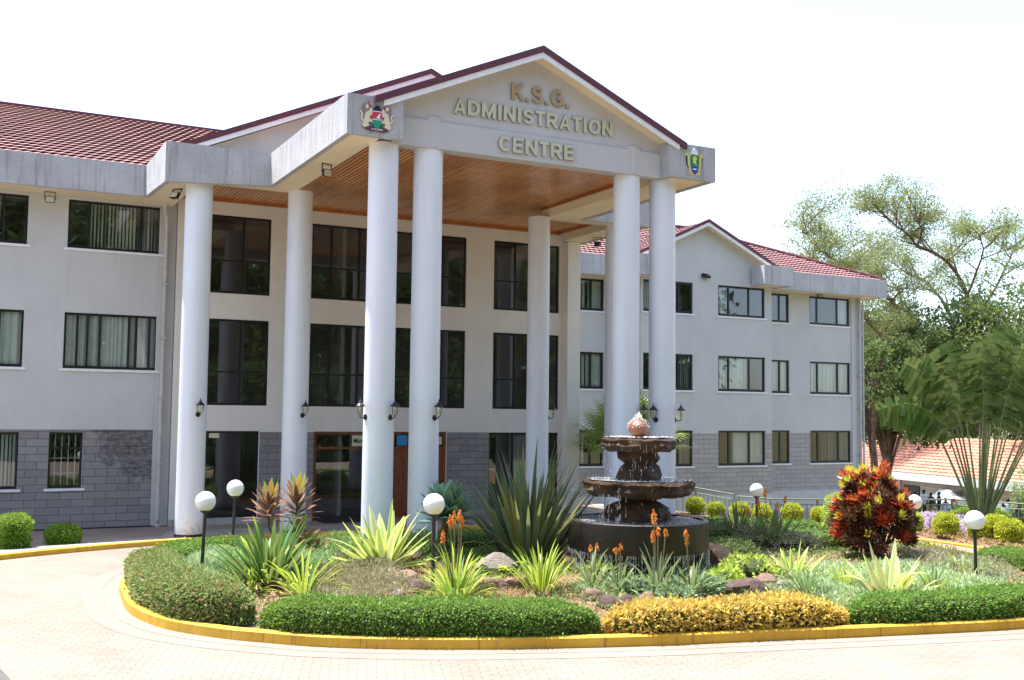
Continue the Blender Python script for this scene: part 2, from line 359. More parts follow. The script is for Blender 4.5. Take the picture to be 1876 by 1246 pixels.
def striped(name, mid, edge, pos=.72, rough=.4, trans=.25):
    """strap leaf: margins of another colour, by the uv across the blade"""
    m, t = nt(name); uv = N(t, 'ShaderNodeTexCoord'); sp = N(t, 'ShaderNodeSeparateXYZ'); L(t, uv.outputs['UV'], sp.inputs[0])
    a = N(t, 'ShaderNodeMath', operation='SUBTRACT'); L(t, sp.outputs[0], a.inputs[0]); a.inputs[1].default_value = .5
    b = N(t, 'ShaderNodeMath', operation='ABSOLUTE'); L(t, a.outputs[0], b.inputs[0]); c = N(t, 'ShaderNodeMath', operation='MULTIPLY'); L(t, b.outputs[0], c.inputs[0]); c.inputs[1].default_value = 2
    r = ramp(t, [(pos-.12, mid), (pos+.05, edge)], c.outputs[0]); g = N(t, 'ShaderNodeNewGeometry')
    rr = ramp(t, [(0, (.7,.7,.7)), (1, (1.25,1.25,1.2))], g.outputs['Random Per Island'])
    col = mix(t, r.outputs[0], rr.outputs[0], 1.0, 'MULTIPLY')
    nz = noise(t, coords(t, (1,1,1)), 5, 4); col = mix(t, col, mix(t, (.75,.75,.7), (1.2,1.2,1.2), nz), .6, 'MULTIPLY')
    return fin_leaf(m, t, col, rough, trans, .3)
M['h_green'] = foliage('green_hedge_leaves', [(0.061,0.149,0.021), (0.123,0.280,0.035), (0.210,0.403,0.070), (0.088,0.210,0.026)])
M['h_red'] = foliage('red_tipped_hedge_leaves', [(.11,.20,.05), (.18,.30,.08), (.25,.36,.14), (.40,.27,.17), (.14,.25,.06), (.20,.33,.10)])
M['h_gold'] = foliage('golden_hedge_leaves', [(.64,.45,.07), (.82,.63,.15), (.55,.47,.07), (.80,.50,.20), (.38,.22,.07)], .5, .35)
M['h_grey'] = foliage('grey_green_hedge_leaves', [(0.224,0.336,0.196), (0.336,0.476,0.308), (0.168,0.266,0.140)])
M['flower_v'] = foliage('mauve_flowers', [(0.600,0.384,0.744), (0.780,0.600,0.864)]); M['flower_p'] = foliage('pink_flowers', [(.65,.16,.14), (.60,.30,.20)])
M['core'] = plain('twig_core', (.045, .065, .018), .95)
M['bark'] = mat_rock('tree_bark', (.10,.065,.045), (.24,.17,.12), .9, .2)
M['acacia'] = foliage('feathery_tree_leaves', [(.085,.135,.05), (.15,.21,.075), (.25,.30,.12), (.12,.17,.065), (.33,.34,.13)], .5, .35)
M['darktree'] = foliage('dark_tree_leaves', [(.015,.04,.010), (.035,.08,.018), (.06,.12,.03)], .5, .25)
M['midtree'] = foliage('mid_tree_leaves', [(0.038,0.081,0.020), (0.076,0.140,0.032), (0.119,0.194,0.049)], .5, .3)
M['lime'] = foliage('lime_leaves', [(0.351,0.486,0.054), (0.540,0.675,0.108), (0.243,0.378,0.041)])
M['ball'] = foliage('golden_ball_leaves', [(0.435,0.493,0.029), (0.609,0.638,0.043), (0.261,0.348,0.022)])
M['ballgreen'] = foliage('green_ball_leaves', [(0.160,0.320,0.024), (0.256,0.432,0.032), (0.096,0.208,0.016)])
M['cover_w'] = foliage('pale_ground_grass', [(0.386,0.535,0.297), (0.594,0.713,0.491), (0.267,0.416,0.178)]); M['cover_g'] = foliage('ground_cover_leaves', [(0.090,0.195,0.045), (0.180,0.330,0.090), (0.300,0.450,0.180)])
M['cover_m'] = foliage('mauve_heath_cover', [(0.250,0.250,0.138), (0.375,0.350,0.225), (0.425,0.325,0.300), (0.200,0.250,0.100)])
M['dry'] = foliage('dry_mulch', [(.38,.26,.15), (.48,.36,.22), (.28,.18,.10)])
M['strap_dark'] = striped('dark_strap_leaf', (0.058,0.156,0.033), (0.078,0.208,0.046)); M['strap_lime'] = striped('lime_strap_leaf', (0.270,0.432,0.041), (0.567,0.621,0.068), .6)
M['furcraea'] = striped('variegated_blade', (0.230,0.345,0.103), (0.632,0.690,0.149), .55); M['furc_pale'] = striped('pale_variegated_blade', (.42,.46,.25), (.62,.64,.30), .5)
M['phormium'] = striped('flax_blade', (0.068,0.112,0.060), (0.128,0.180,0.090), .8); M['phor_old'] = striped('yellowing_flax_blade', (.20,.19,.04), (.30,.22,.05), .8); M['phor_purple'] = striped('purple_flax_blade', (.04,.045,.035), (.07,.05,.05), .8)
M['agave'] = striped('blue_agave_leaf', (0.108,0.240,0.180), (0.180,0.348,0.252), .8); M['aloe'] = striped('aloe_leaf', (0.144,0.228,0.108), (0.324,0.396,0.216), .8)
M['banana'] = striped('banana_leaf', (.075,.15,.035), (.05,.115,.025), .3, .2, .2); M['petiole'] = plain('palm_stalk', (.15,.19,.075), .5, 0, .4, .2)
M['fan'] = striped('fan_palm_leaf', (0.260,0.390,0.078), (0.468,0.546,0.156), .6)
M['cord_red'] = striped('bronze_cordyline_leaf', (.15,.055,.05), (.42,.24,.20), .75); M['cord_or'] = striped('orange_cordyline_leaf', (.50,.22,.03), (.55,.34,.05), .7); M['cord_gr'] = striped('green_cordyline_leaf', (.22,.32,.05), (.42,.42,.10), .7)
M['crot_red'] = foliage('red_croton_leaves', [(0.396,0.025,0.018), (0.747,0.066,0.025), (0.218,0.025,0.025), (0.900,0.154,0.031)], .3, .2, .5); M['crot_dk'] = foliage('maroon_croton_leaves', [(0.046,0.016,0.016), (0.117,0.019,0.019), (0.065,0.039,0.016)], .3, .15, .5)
M['crot_yel'] = foliage('yellow_croton_tips', [(0.540,0.562,0.032), (0.648,0.486,0.032), (0.454,0.540,0.043)], .35, .3, .4)
M['straw'] = striped('dead_blade', (.34,.24,.12), (.42,.31,.17), .6); M['orange_fl'] = foliage('orange_flowers', [(.75,.13,.03), (.80,.24,.04), (.70,.36,.08)]); M['stalk'] = plain('flower_stalk', (.20,.17,.08), .7)

# ------------------------------------------------------------------ ground
def sst(a, b, x):
    t_ = min(1, max(0, (x-a)/(b-a))); return t_*t_*(3-2*t_)
def gz(x, y):     # the drive rises a little towards the porch
    return -3.6+.16*sst(18, 28.5, y)*(1-sst(18, 23, x))
def polyline_eval(pts, closed=False, step=.2):
    """Catmull-Rom through pts, resampled about every step metres"""
    P = [Vector(p) for p in pts]; n = len(P); out = []
    rng = range(n if closed else n-1)
    for i in rng:
        p0 = P[(i-1) % n] if closed or i > 0 else P[0]; p1 = P[i]; p2 = P[(i+1) % n]; p3 = P[(i+2) % n] if closed or i+2 < n else P[-1]
        k = max(2, int((p2-p1).length/step))
        for j in range(k):
            t_ = j/k
            out.append(.5*((2*p1)+(-p0+p2)*t_+(2*p0-5*p1+4*p2-p3)*t_*t_+(-p0+3*p1-3*p2+p3)*t_**3))
    if not closed: out.append(P[-1].copy())
    return out
ISL = [(2.95,21.4),(2.92,20),(3.25,18.6),(3.9,17.5),(4.45,16.9),(5.25,16.15),(6.7,15.32),(8.25,14.7),(9.9,14.17),(11.7,13.74),(13.6,13.27),(16.5,12.68),(18.8,12.7),(20.8,13.4),(22.2,14.9),(22.95,17.3),(23.5,19.3),(23.9,21.3),(23.6,23.4),(22.5,25.2),(20.5,26.1),(18,25.6),(14,24.9),(10,24.9),(7,25.7),(5,25.7),(3.7,24.4),(3.1,22.8)]
isl = polyline_eval([(x, y, 0) for x, y in ISL], True, .25)
ISLC = np.array([(p.x, p.y) for p in isl])
def inset(poly, d):
    n = len(poly); out = []
    for i, p in enumerate(poly):
        t_ = (poly[(i+2) % n]-poly[(i-2) % n]); t_.z = 0; t_.normalize(); out.append(p+Vector((-t_.y, t_.x, 0))*d)   # outline runs anticlockwise: left is inside
    return out
def edge_dist(x, y): return float(np.min(np.hypot(ISLC[:, 0]-x, ISLC[:, 1]-y)))
def in_isl(x, y): return in_poly(ISL, x, y)
def soil(x, y): return gz(x, y)+.10+.28*sst(.3, 3.2, edge_dist(x, y))
# closed ring sheets
def strip(mb, ring_a, ring_b, m=0, closed=True): mb.grid([ring_a, ring_b] if not closed else [ring_a+[ring_a[0]], ring_b+[ring_b[0]]], m)
mb = MB()
ter = [(-30,-25),(31.2,-25),(31.2,8),(31.0,18),(30.9,23.4),(29.9,25.7),(25.5,27.3),(24.0,27.95),(23.65,29.3),(23.3,31.2),(23.3,46),(-30,46)]
xs = np.arange(-30, 32, 1.0)
def in_poly(P, x, y):
    c = False; j = len(P)-1
    for i in range(len(P)):
        if (P[i][1] > y) != (P[j][1] > y) and x < (P[j][0]-P[i][0])*(y-P[i][1])/(P[j][1]-P[i][1])+P[i][0]: c = not c
        j = i
    return c
st = .5
for ix in np.arange(-30, 31.2, st):
    for iy in np.arange(-25, 46, st):
        if in_poly(ter, ix+st/2, iy+st/2):
            mb.face([(ix, iy, gz(ix, iy)), (ix+st, iy, gz(ix+st, iy)), (ix+st, iy+st, gz(ix+st, iy+st)), (ix, iy+st, gz(ix, iy+st))])
tag(mb.build('driveway', M['paver']), kind='structure')
# terrace retaining wall and planted verge beyond the drive
mb = MB(); tp = [Vector((x, y, -3.56)) for x, y in ter[1:11]]
for a, b in zip(tp, tp[1:]): mb.hexa([(a.x-.6,a.y-.6,-6.6),(b.x-.6,b.y-.6,-6.6),(b.x+.05,b.y+.05,-6.6),(a.x+.05,a.y+.05,-6.6),(a.x-.6,a.y-.6,-3.58),(b.x-.6,b.y-.6,-3.58),(b.x+.05,b.y+.05,-3.58),(a.x+.05,a.y+.05,-3.58)])
tag(mb.build('retaining_wall', M['stone_pale']), 'pale stone retaining wall under the green railing at the drive edge', 'wall')
verge_in = polyline_eval([(22.3,33,0),(22.3,30.5,0),(22.35,28.9,0),(22.9,27.2,0),(24.2,26.6,0),(24.9,25.6,0),(25.35,23.6,0),(25.4,21.6,0),(25.1,19.4,0),(24.7,16,0),(24.6,8,0)], False, .4)
verge_out = [Vector((23.2,33,0)), Vector((23.2,31.2,0)), Vector((23.6,29.2,0)), Vector((23.95,27.9,0)), Vector((25.4,27.15,0)), Vector((29.8,25.6,0)), Vector((30.7,23.6,0)), Vector((30.9,20,0)), Vector((30.9,16,0)), Vector((30.9,8,0))]
vo = polyline_eval(verge_out, False, .4)
K = 60
def resample(pts, k):
    d = [0]
    for a, b in zip(pts, pts[1:]): d.append(d[-1]+(b-a).length)
    out = []
    for i in range(k):
        s_ = d[-1]*i/(k-1); j = 0
        while j < len(d)-2 and d[j+1] < s_: j += 1
        out.append(pts[j].lerp(pts[j+1], (s_-d[j])/max(1e-6, d[j+1]-d[j])))
    return out
A, B = resample(verge_in, K), resample(vo, K)
mb = MB(); rows = []
for k in range(7):
    t_ = k/6; rows.append([Vector((a.lerp(b, t_).x, a.lerp(b, t_).y, -3.57+.16*min(1, t_*6))) for a, b in zip(A, B)])
mb.grid(rows); tag(mb.build('planting_verge', M['soil']), kind='structure')
# island soil
mb = MB(); rings = [inset(isl, .14)]
cen = Vector((13.4, 19.6, 0)); base_ring = rings[0]; rows = []
for k in range(14):
    t_ = k/13.0; rr = []
    for p in base_ring:
        q = p.lerp(cen, t_**1.1); rr.append((q.x, q.y, soil(q.x, q.y)+random.uniform(-.012, .012)))
    rows.append(rr+[rr[0]])
mb.grid(rows); tag(mb.build('garden_soil', M['soil'], smooth=True), kind='structure')
# kerbs
def kerb(name, line, w, h, closed, zf=gz, chunk=0):
    n = len(line); ins = []
    for i, p in enumerate(line):
        a = line[(i-1) % n] if closed or i > 0 else p; b = line[(i+1) % n] if closed or i < n-1 else p
        t_ = (b-a); t_.z = 0; t_.normalize(); ins.append(p+Vector((-t_.y, t_.x, 0))*w)
    r0 = [Vector((p.x, p.y, zf(p.x, p.y)-.05)) for p in line]; r1 = [Vector((p.x, p.y, zf(p.x, p.y)+h-.02)) for p in line]
    r2 = [Vector((p.lerp(q, .15).x, p.lerp(q, .15).y, zf(p.x, p.y)+h)) for p, q in zip(line, ins)]
    r3 = [Vector((q.x, q.y, zf(p.x, p.y)+h)) for p, q in zip(line, ins)]; r4 = [Vector((q.x, q.y, zf(p.x, p.y)-.05)) for p, q in zip(line, ins)]
    mb = MB(); rows = [r0, r1, r2, r3, r4]
    if closed: rows = [r+[r[0]] for r in rows]
    mb.grid(rows); return tag(mb.build(name, M['kerb']), kind='structure')
kerb('island_kerb', isl, .17, .17, True)
lk = polyline_eval([(-12,8,0),(-9,16,0),(-5,22.5,0),(-1.5,25.7,0),(1.1,27.25,0),(2.6,27.95,0),(4.2,28.5,0),(5.5,28.82,0),(7,28.9,0),(10,28.92,0),(17,28.95,0),(19.6,29.0,0),(20.4,29.6,0),(20.8,31,0)], False, .3)
M['apron'] = paint('kerb_apron_concrete', (.262,.213,.182), .10, .9, .4, 4, .3, (.22,.17,.13))
for a_, b_, h_ in ((-.02, -.30, .004), (-.33, -.68, .005)):
    ra, rb = inset(isl, a_), inset(isl, b_); mb = MB()
    strip(mb, [Vector((p.x, p.y, gz(p.x, p.y)+h_)) for p in rb], [Vector((p.x, p.y, gz(p.x, p.y)+h_)) for p in ra]); tag(mb.build('kerb_apron', M['apron']), kind='structure')
kerb('porch_kerb', lk, .15, .13, False)
kerb('verge_kerb', verge_in, .13, .07, False)
# pavement between porch kerb and walls
mb = MB(); back = [Vector((min(max(p.x, -12), 20.8), 33.35, 0)) for p in lk]
rows = []
for k in range(6):
    t_ = k/5; r_ = []
    for p, q in zip(lk, back):
        x = p.x+(q.x-p.x)*t_; y = p.y+.1+(q.y-p.y-.1)*t_
        zb = -3.62 if x < 5.4 else -3.50
        r_.append((x, y, (gz(p.x, p.y)+.115)*(1-t_)+zb*t_))
    rows.append(r_)
mb.grid(rows); tag(mb.build('pavement', M['pave']), kind='structure')
# lower ground
mb = MB(); mb.face([(-900,-700,-6.62),(1500,-700,-6.62),(1500,1700,-6.62),(-900,1700,-6.62)]); tag(mb.build('ground', M['ground']), kind='structure')
mb = MB()
lr = [(31.5,26,0),(36,31,0),(44,36.5,0),(52,43,0),(58,51,0),(64,60,0)]
lrc = polyline_eval(lr, False, 1.0); a_ = []; b_ = []
for i, p in enumerate(lrc):
    t_ = (lrc[min(i+1, len(lrc)-1)]-lrc[max(i-1, 0)]).normalized(); nrm = Vector((-t_.y, t_.x, 0)); a_.append(p+nrm*3.2+Vector((0,0,-6.5))); b_.append(p-nrm*3.2+Vector((0,0,-6.5)))
mb.grid([a_, b_]); tag(mb.build('lower_road', M['asphalt']), kind='structure')
lkerb = [Vector((p.x, p.y, 0)) for p in b_]
kerb('lower_road_kerb', lkerb[::-1], .3, .28, False, lambda x, y: -6.5)
fk = [at(1640,948,66), at(1700,955,66), at(1760,964,65), at(1800,972,63), at(1880,985,60)]
kerb('far_pavement_kerb', polyline_eval([(p.x, p.y, 0) for p in fk][::-1], False, .6), -.35, .30, False, lambda x, y: -6.5)

# ------------------------------------------------------------------ the administration building
BLD = thing('administration_building', 'three storey grey building with red tiled roofs and a white columned porch', 'building', (12.29, 33.2, -3.5))
ROWS_UP = (4.63, 6.04); ROWS_MID = (1.15, 2.76); ROWS_GR = (-2.27, -.68)
def wall_y(mb, Y, x0, x1, z0, z1, holes, zstone=None, zbase=None, rev=.16, mats=(0, 1, 2)):
    xs_ = sorted({x0, x1, *[h[0] for h in holes], *[h[1] for h in holes]}); zs_ = sorted({z0, z1, *[h[2] for h in holes], *[h[3] for h in holes], *([zstone] if zstone else []), *([zbase] if zbase else [])})
    xs_ = [x for x in xs_ if x0 <= x <= x1]; zs_ = [z for z in zs_ if z0 <= z <= z1]
    for xa, xb in zip(xs_, xs_[1:]):
        for za, zb in zip(zs_, zs_[1:]):
            xm, zm = (xa+xb)/2, (za+zb)/2
            if any(h[0] < xm < h[1] and h[2] < zm < h[3] for h in holes): continue
            m = mats[0]
            if zstone is not None and zm < zstone: m = mats[1]
            if zbase is not None and zm < zbase: m = mats[2]
            mb.face([(xa,Y,za),(xb,Y,za),(xb,Y,zb),(xa,Y,zb)], m)
    for a, b, c, d in holes:
        for q in ([(a,Y,c),(a,Y,d),(a,Y+rev,d),(a,Y+rev,c)], [(b,Y,d),(b,Y,c),(b,Y+rev,c),(b,Y+rev,d)], [(a,Y,d),(b,Y,d),(b,Y+rev,d),(a,Y+rev,d)], [(b,Y,c),(a,Y,c),(a,Y+rev,c),(b,Y+rev,c)]): mb.face(q, mats[0])
def window(x0, x1, z0, z1, Y, mull=(), trans=(), dark=False, sill=True, blind=None, fw=.062, inset_=.07, seed=0, grille=False):
    rnd = random.Random(seed+int(x0*31+z0*17)); y0, y1 = Y+inset_, Y+inset_+.06
    mb = MB(); mb.box(x0, x1, y0, y1, z0, z0+fw*1.3).box(x0, x1, y0, y1, z1-fw, z1).box(x0, x0+fw, y0, y1, z0+fw*1.3, z1-fw).box(x1-fw, x1, y0, y1, z0+fw*1.3, z1-fw)
    xx = [x0+fw]+sorted(mull)+[x1-fw]
    for x in mull: mb.box(x-fw*.5, x+fw*.5, y0-.004, y1, z0+fw*1.3, z1-fw)
    for z in trans:
        for a, b in zip(xx, xx[1:]): mb.box(a+(.5*fw if a in mull else 0), b-(.5*fw if b in mull else 0), y0+.002, y1, z-fw*.4, z+fw*.4)
    w = mb.build('window', M['black'], BLD)
    g = MB().box(x0+fw*.9, x1-fw*.9, y0+.028, y0+.034, z0+fw, z1-fw*.9).build('glass_pane', M['glass_dark' if dark else 'glass'], w)
    if sill: MB().box(x0-.09, x1+.09, Y-.05, Y+inset_-.005, z0-.075, z0-.004).build('sill', M['white'], w)
    if blind:
        b = MB(); kind, a0, a1 = blind
        xa, xb = x0+(x1-x0)*a0, x0+(x1-x0)*a1; yb = y1+.055; zt = z1-.06; z_ = z0+.06
        if kind == 'pleat':
            n = int((xb-xa)/.025); b.grid([[(xa+(xb-xa)*i/n, yb+.028*math.sin(i*1.15+math.sin(i*.23)*2), z) for i in range(n+1)] for z in (z_, (z_+zt)/2, zt)])
            w_ = b.build('curtain', M['curtain'], w)
        else:
            x = xa
            while x < xb:
                an = rnd.uniform(.5, 1.3) if kind == 'open' else rnd.uniform(.1, .35); c, s_ = math.cos(an)*.042, math.sin(an)*.042
                b.face([(x-c, yb-s_, z_), (x+c, yb+s_, z_), (x+c, yb+s_, zt), (x-c, yb-s_, zt)]); x += .088 if kind == 'shut' else .10
            b.build('vertical_blind', M['blind'], w)
    if grille:
        b = MB(); n = 4
        for i in range(1, n+1): b.tube([(x0+(x1-x0)*i/(n+1), y1+.06, z0+.05), (x0+(x1-x0)*i/(n+1), y1+.06, z1-.05)], .014, 6)
        for z in (z0+.42, z0+.85, z1-.45): b.tube([(x0+.05, y1+.06, z), (x1-.05, y1+.06, z)], .012, 6)
        b.build('security_grille', M['curtain'], w)
    return w
WL = 33.3; WE = 33.2; WR1 = 39.7; WR2 = 40.9
# --- left wing wall
holes = []; wins = []
cols_l = [(-6.2, -3.65), (-.92, 1.68)]
for a, b in cols_l+[(2.74, 5.33)]:
    for z0, z1 in (ROWS_UP, ROWS_MID): holes.append((a, b, z0, z1))
for a, b in cols_l: holes.append((a, b, *ROWS_GR))
holes.append((2.46, 3.36, *ROWS_GR))
mb = MB(); wall_y(mb, WL, -10, 5.28, -3.7, 6.3, holes, -.6, -3.42, mats=(0, 1, 2)); wall_y(mb, WL+.01, 5.28, 5.78, -3.7, 6.3, [], None, -3.42, mats=(0, 0, 2))
mb.box(-10, 5.34, WL-.03, WL-.002, -3.7, -3.40, 2)
mb.build('wall', [M['wall'], M['stone'], M['blackpaint']], BLD)
for a, b in cols_l:
    window(a, b, *ROWS_UP, WL, (a+.75, b-.62), blind=('open', .1, .72)); window(a, b, *ROWS_MID, WL, (a+.4, a+.9, b-.62), blind=('pleat', 0, 1)); window(a, b, *ROWS_GR, WL, (a+.6, b-.6), blind=('open', 0, 1))
window(2.74, 5.33, *ROWS_UP, WL, (3.33, 4.78), blind=('open', .25, 1)); window(2.74, 5.33, *ROWS_MID, WL, (3.10, 3.38, 3.72, 4.52, 4.73, 5.10), blind=('pleat', 0, 1))
window(2.46, 3.36, *ROWS_GR, WL, (), (-1.13,), blind=None, grille=True)
# --- lobby wall
up, lo = (3.57, 5.98), (.15, 2.78)
H = []; 
for a, b in ((6.78, 8.64), (9.95, 15.38), (16.42, 19.03)):
    H += [(a, b, *up), (a, b, *lo)]
H += [(6.72, 8.42, -3.25, -.63), (16.30, 19.03, -3.25, -.66), (10.15, 14.72, -3.47, -.64)]
mb = MB(); wall_y(mb, WE, 5.78, 19.2, -3.6, 6.46, H, None, None, mats=(0, 1, 0), rev=.18)
mb.build('wall', [M['cream'], M['stone'], M['cream']], BLD)
for a, b in ((8.42, 10.15), (14.72, 16.30)): MB().box(a+.01, b-.01, WE-.035, WE-.001, -3.24, -.66).build('stone_cladding', M['stone'], BLD)
for a, b in ((5.8, 10.13), (14.74, 19.2)): MB().box(a, b, WE-.05, WE-.002, -3.56, -3.25).build('tiled_plinth', M['stone_pale'], BLD)
for z0, z1 in (up, lo):
    zt = z0+1.02
    window(6.78, 8.64, z0, z1, WE, (7.80,), (zt,), dark=True, sill=False); window(9.95, 15.38, z0, z1, WE, (10.62, 11.56, 12.5, 13.45, 14.5), (zt,), dark=True, sill=False)
    window(16.42, 19.03, z0, z1, WE, (17.28, 18.2), (zt,), dark=True, sill=False)
window(6.72, 8.42, -3.25, -.63, WE, (), (), dark=True, sill=False); window(16.30, 19.03, -3.25, -.66, WE, (17.25, 18.1), (), dark=True, sill=False, blind=('shut', .35, .75))
# entrance: glazed screen in timber frame, panelled door leaves
ent = MB(); y0, y1 = WE+.05, WE+.14
for x in (10.15, 12.62, 14.62): ent.box(x, x+.10, y0, y1, -3.47, -.64)
for a, b in ((10.25, 12.62), (12.72, 14.62)):
    ent.box(a, b, y0+.004, y1-.004, -.72, -.64).box(a, b, y0+.004, y1-.004, -1.20, -1.13)
d = ent.build('entrance_screen', M['door'], BLD)
MB().box(10.25, 12.62, y0+.04, y0+.047, -3.47, -1.2).box(10.25, 12.62, y0+.04, y0+.047, -1.13, -.72).box(12.72, 14.62, y0+.04, y0+.047, -1.13, -.72).build('glass_pane', M['glass_dark'], d)
for a, b in ((12.73, 13.66), (13.68, 14.61)):
    mb = MB().box(a, b, y0+.02, y0+.065, -3.46, -1.21)
    for za, zb in ((-3.3, -2.75), (-2.6, -2.35), (-2.2, -1.36)):
        for xa, xb in ((a+.10, (a+b)/2-.04), ((a+b)/2+.04, b-.10)): mb.box(xa, xb, y0+.004, y0+.0185, za, zb)
    dr = mb.build('door', M['door'], BLD)
    MB().tube([(b-.07, y0-.03, -2.45), (b-.07, y0-.03, -2.25)], .012, 8).build('handle', M['black'], dr)
MB().hexa([(10.3,32.3,-3.50),(12.6,32.3,-3.50),(12.6,33.22,-3.50),(10.3,33.22,-3.50),(10.3,32.35,-3.44),(12.6,32.35,-3.44),(12.6,33.22,-3.30),(10.3,33.22,-3.30)]).build('entrance_ramp', M['mat_black'], BLD)
# interior
mb = MB()
for x0, x1, Y in ((-10, 5.6, WL), (5.7, 19.3, WE), (19.4, 41.2, WR2)):
    for z in (6.3 if x0 != 5.7 else 6.47, 3.0, -.45): mb.box(x0+.05, x1-.05, Y+.2, Y+6.4, z-.02, z+.12)
    mb.box(x0+.05, x1-.05, Y+4.2, Y+6.5, -3.6, 6.7); mb.box(x0+.05, x1-.05, Y+.2, Y+6.4, -3.62, -3.5, 1)
    for xx in np.arange(x0+.1, x1-.5, 5.3): mb.box(xx-.06, xx+.06, Y+.22, Y+6.38, -3.48, 6.2)
mb.build('interior', [M['room'], M['floor']], BLD)
# --- porch pilaster and return walls
mb = MB().box(19.2, 19.72, 32.9, 33.6, -3.6, 6.12); mb.face([(19.72,33.6,-3.6),(19.72,40.9,-3.6),(19.72,40.9,6.12),(19.72,33.6,6.12)])
mb.build('pilaster', M['cream'], BLD)
# --- right wing
holes2 = []; holes1 = []
for z in (ROWS_UP, ROWS_MID, ROWS_GR):
    zz = (z[0]-.02, z[1])
    holes2 += [(22.9, 25.75, *zz), (34.75, 36.52, *zz), (37.85, 40.55, *zz)]; holes1 += [(27.05, 29.76, *zz), (31.2, 33.97, *zz)]
mb = MB(); wall_y(mb, WR2, 19.72, 26.9, -6.7, 6.3, holes2[0:9:3], -.80, -3.62, mats=(0, 1, 0)); wall_y(mb, WR2, 34.37, 40.62, -6.7, 6.3, [h for h in holes2 if h[0] > 30], -.80, -3.62, mats=(0, 1, 0))
wall_y(mb, WR1, 26.9, 34.37, -6.7, 6.5, holes1, -.80, -3.62, mats=(0, 1, 0))
mb.face([(34.37,WR1,-6.7),(34.37,WR2,-6.7),(34.37,WR2,6.4),(34.37,WR1,6.4)]); mb.face([(26.9,WR2,-6.7),(26.9,WR1,-6.7),(26.9,WR1,6.4),(26.9,WR2,6.4)])
mb.box(40.62, 41.22, WR2-.05, 53, -6.7, 6.2)
mb.face([(26.2,WR1,6.5),(34.4,WR1,6.5),(34.4,WR1,6.9),(30.3,WR1,8.80),(26.2,WR1,6.9)])
mb.build('wall', [M['wall'], M['stone_pale'], M['stone_pale']], BLD)
mb = MB()
for x0, x1, Y in ((19.8, 26.85, WR2), (34.45, 41.2, WR2-.052), (26.9, 34.3, WR1)): mb.box(x0, x1, Y-.025, Y-.003, -6.7, -4.55)
mb.build('stone_base', M['stone_pale'], BLD)
sets = [(22.9, 25.75, (24.0, 25.1), WR2), (34.75, 36.52, (35.95,), WR2), (37.85, 40.55, (38.4, 39.75), WR2), (27.05, 29.76, (27.7, 29.0), WR1), (31.2, 33.97, (31.85, 33.05), WR1)]
bl = {0: [('shut', .75, 1), ('shut', .72, 1), ('open', .0, .3)], 1: [None, ('shut', 0, 1), None], 2: [('shut', .78, 1), ('shut', 0, 1), ('open', .35, 1)], 3: [('shut', 0, .3), ('open', .1, 1), ('open', 0, 1)], 4: [('shut', 0, .25), ('shut', 0, .7), ('pleat', .35, 1)]}
for i, (a, b, mu, Y) in enumerate(sets):
    for j, z in enumerate((ROWS_UP, ROWS_MID, ROWS_GR)): window(a, b, z[0]-.02, z[1], Y, mu, blind=bl[i][j], fw=.09)
mb = MB()
mb.box(31.8, 32.6, WR1-.09, WR1-.026, -4.95, -4.6); mb.build('vent', M['black'], BLD)
# --- cornices (roughcast fascia) and soffits
def cornice(pts, th=.14, zb=None, zt=7.0, name='cornice'):
    """pts: plan polyline of the outer face; body lies to its left"""
    mb = MB(); n = len(pts); P2 = [Vector((p[0], p[1], 0)) for p in pts]; inn = []
    for i, p in enumerate(P2):
        if i == 0: t_ = (P2[1]-p).normalized(); nrm = Vector((-t_.y, t_.x, 0)); inn.append(p+nrm*th)
        elif i == n-1: t_ = (p-P2[i-1]).normalized(); nrm = Vector((-t_.y, t_.x, 0)); inn.append(p+nrm*th)
        else:
            t1 = (p-P2[i-1]).normalized(); t2 = (P2[i+1]-p).normalized(); n1 = Vector((-t1.y, t1.x, 0)); n2 = Vector((-t2.y, t2.x, 0)); inn.append(p+(n1+n2)*(th/(1+n1.dot(n2))))
    zb = zb or [6.10]*n
    rows = [[(p.x, p.y, z) for p, z in zip(P2, zb)], [(p.x, p.y, zt) for p in P2], [(p.x, p.y, zt) for p in inn], [(p.x, p.y, z) for p, z in zip(inn, zb)], [(p.x, p.y, z) for p, z in zip(P2, zb)]]
    mb.grid(rows)
    for i in (0, -1): mb.face([rows[k][i] for k in range(4)])
    return mb.build(name, M['rough'], BLD)
cornice([(-10, 32.05), (4.66, 32.05), (4.66, 28.8), (7.42, 28.8), (7.42, 22.37), (8.74, 22.37), (8.74, 22.9)], zb=[6.10, 6.10, 5.93, 6.10, 6.10, 6.10, 6.10])
cornice([(16.02, 22.9), (16.02, 22.37), (17.50, 22.37), (17.50, 28.8), (19.95, 28.8), (19.95, 40.75)], zb=[6.1]*6)
cornice([(20.1, 39.85), (25.75, 39.85), (25.75, 38.68), (27.3, 38.68), (27.3, 39.6)]); cornice([(33.1, 39.6), (33.1, 38.7), (34.86, 38.7), (34.86, 39.85), (42.1, 39.85), (42.1, 53)])
mb = MB(); T = 6.55
def slab(x0, x1, y0, y1, z=6.13, t=6.62): mb.box(x0, x1, y0, y1, z, t)
slab(-10, 4.80, 32.19, 33.29); slab(4.80, 5.6, 28.94, 33.19, 6.06); slab(5.6, 8.28, 28.94, 29.6, 6.13); slab(7.56, 8.28, 22.51, 28.94, 6.13)
mb.build('soffit', M['soffit'], BLD); mb = MB(); slab(16.30, 17.36, 22.51, 28.94, 6.13); slab(16.30, 19.0, 28.94, 29.6, 6.13); slab(19.0, 19.81, 28.94, 32.88, 6.13); slab(19.73, 19.81, 32.88, 40.8, 6.13)
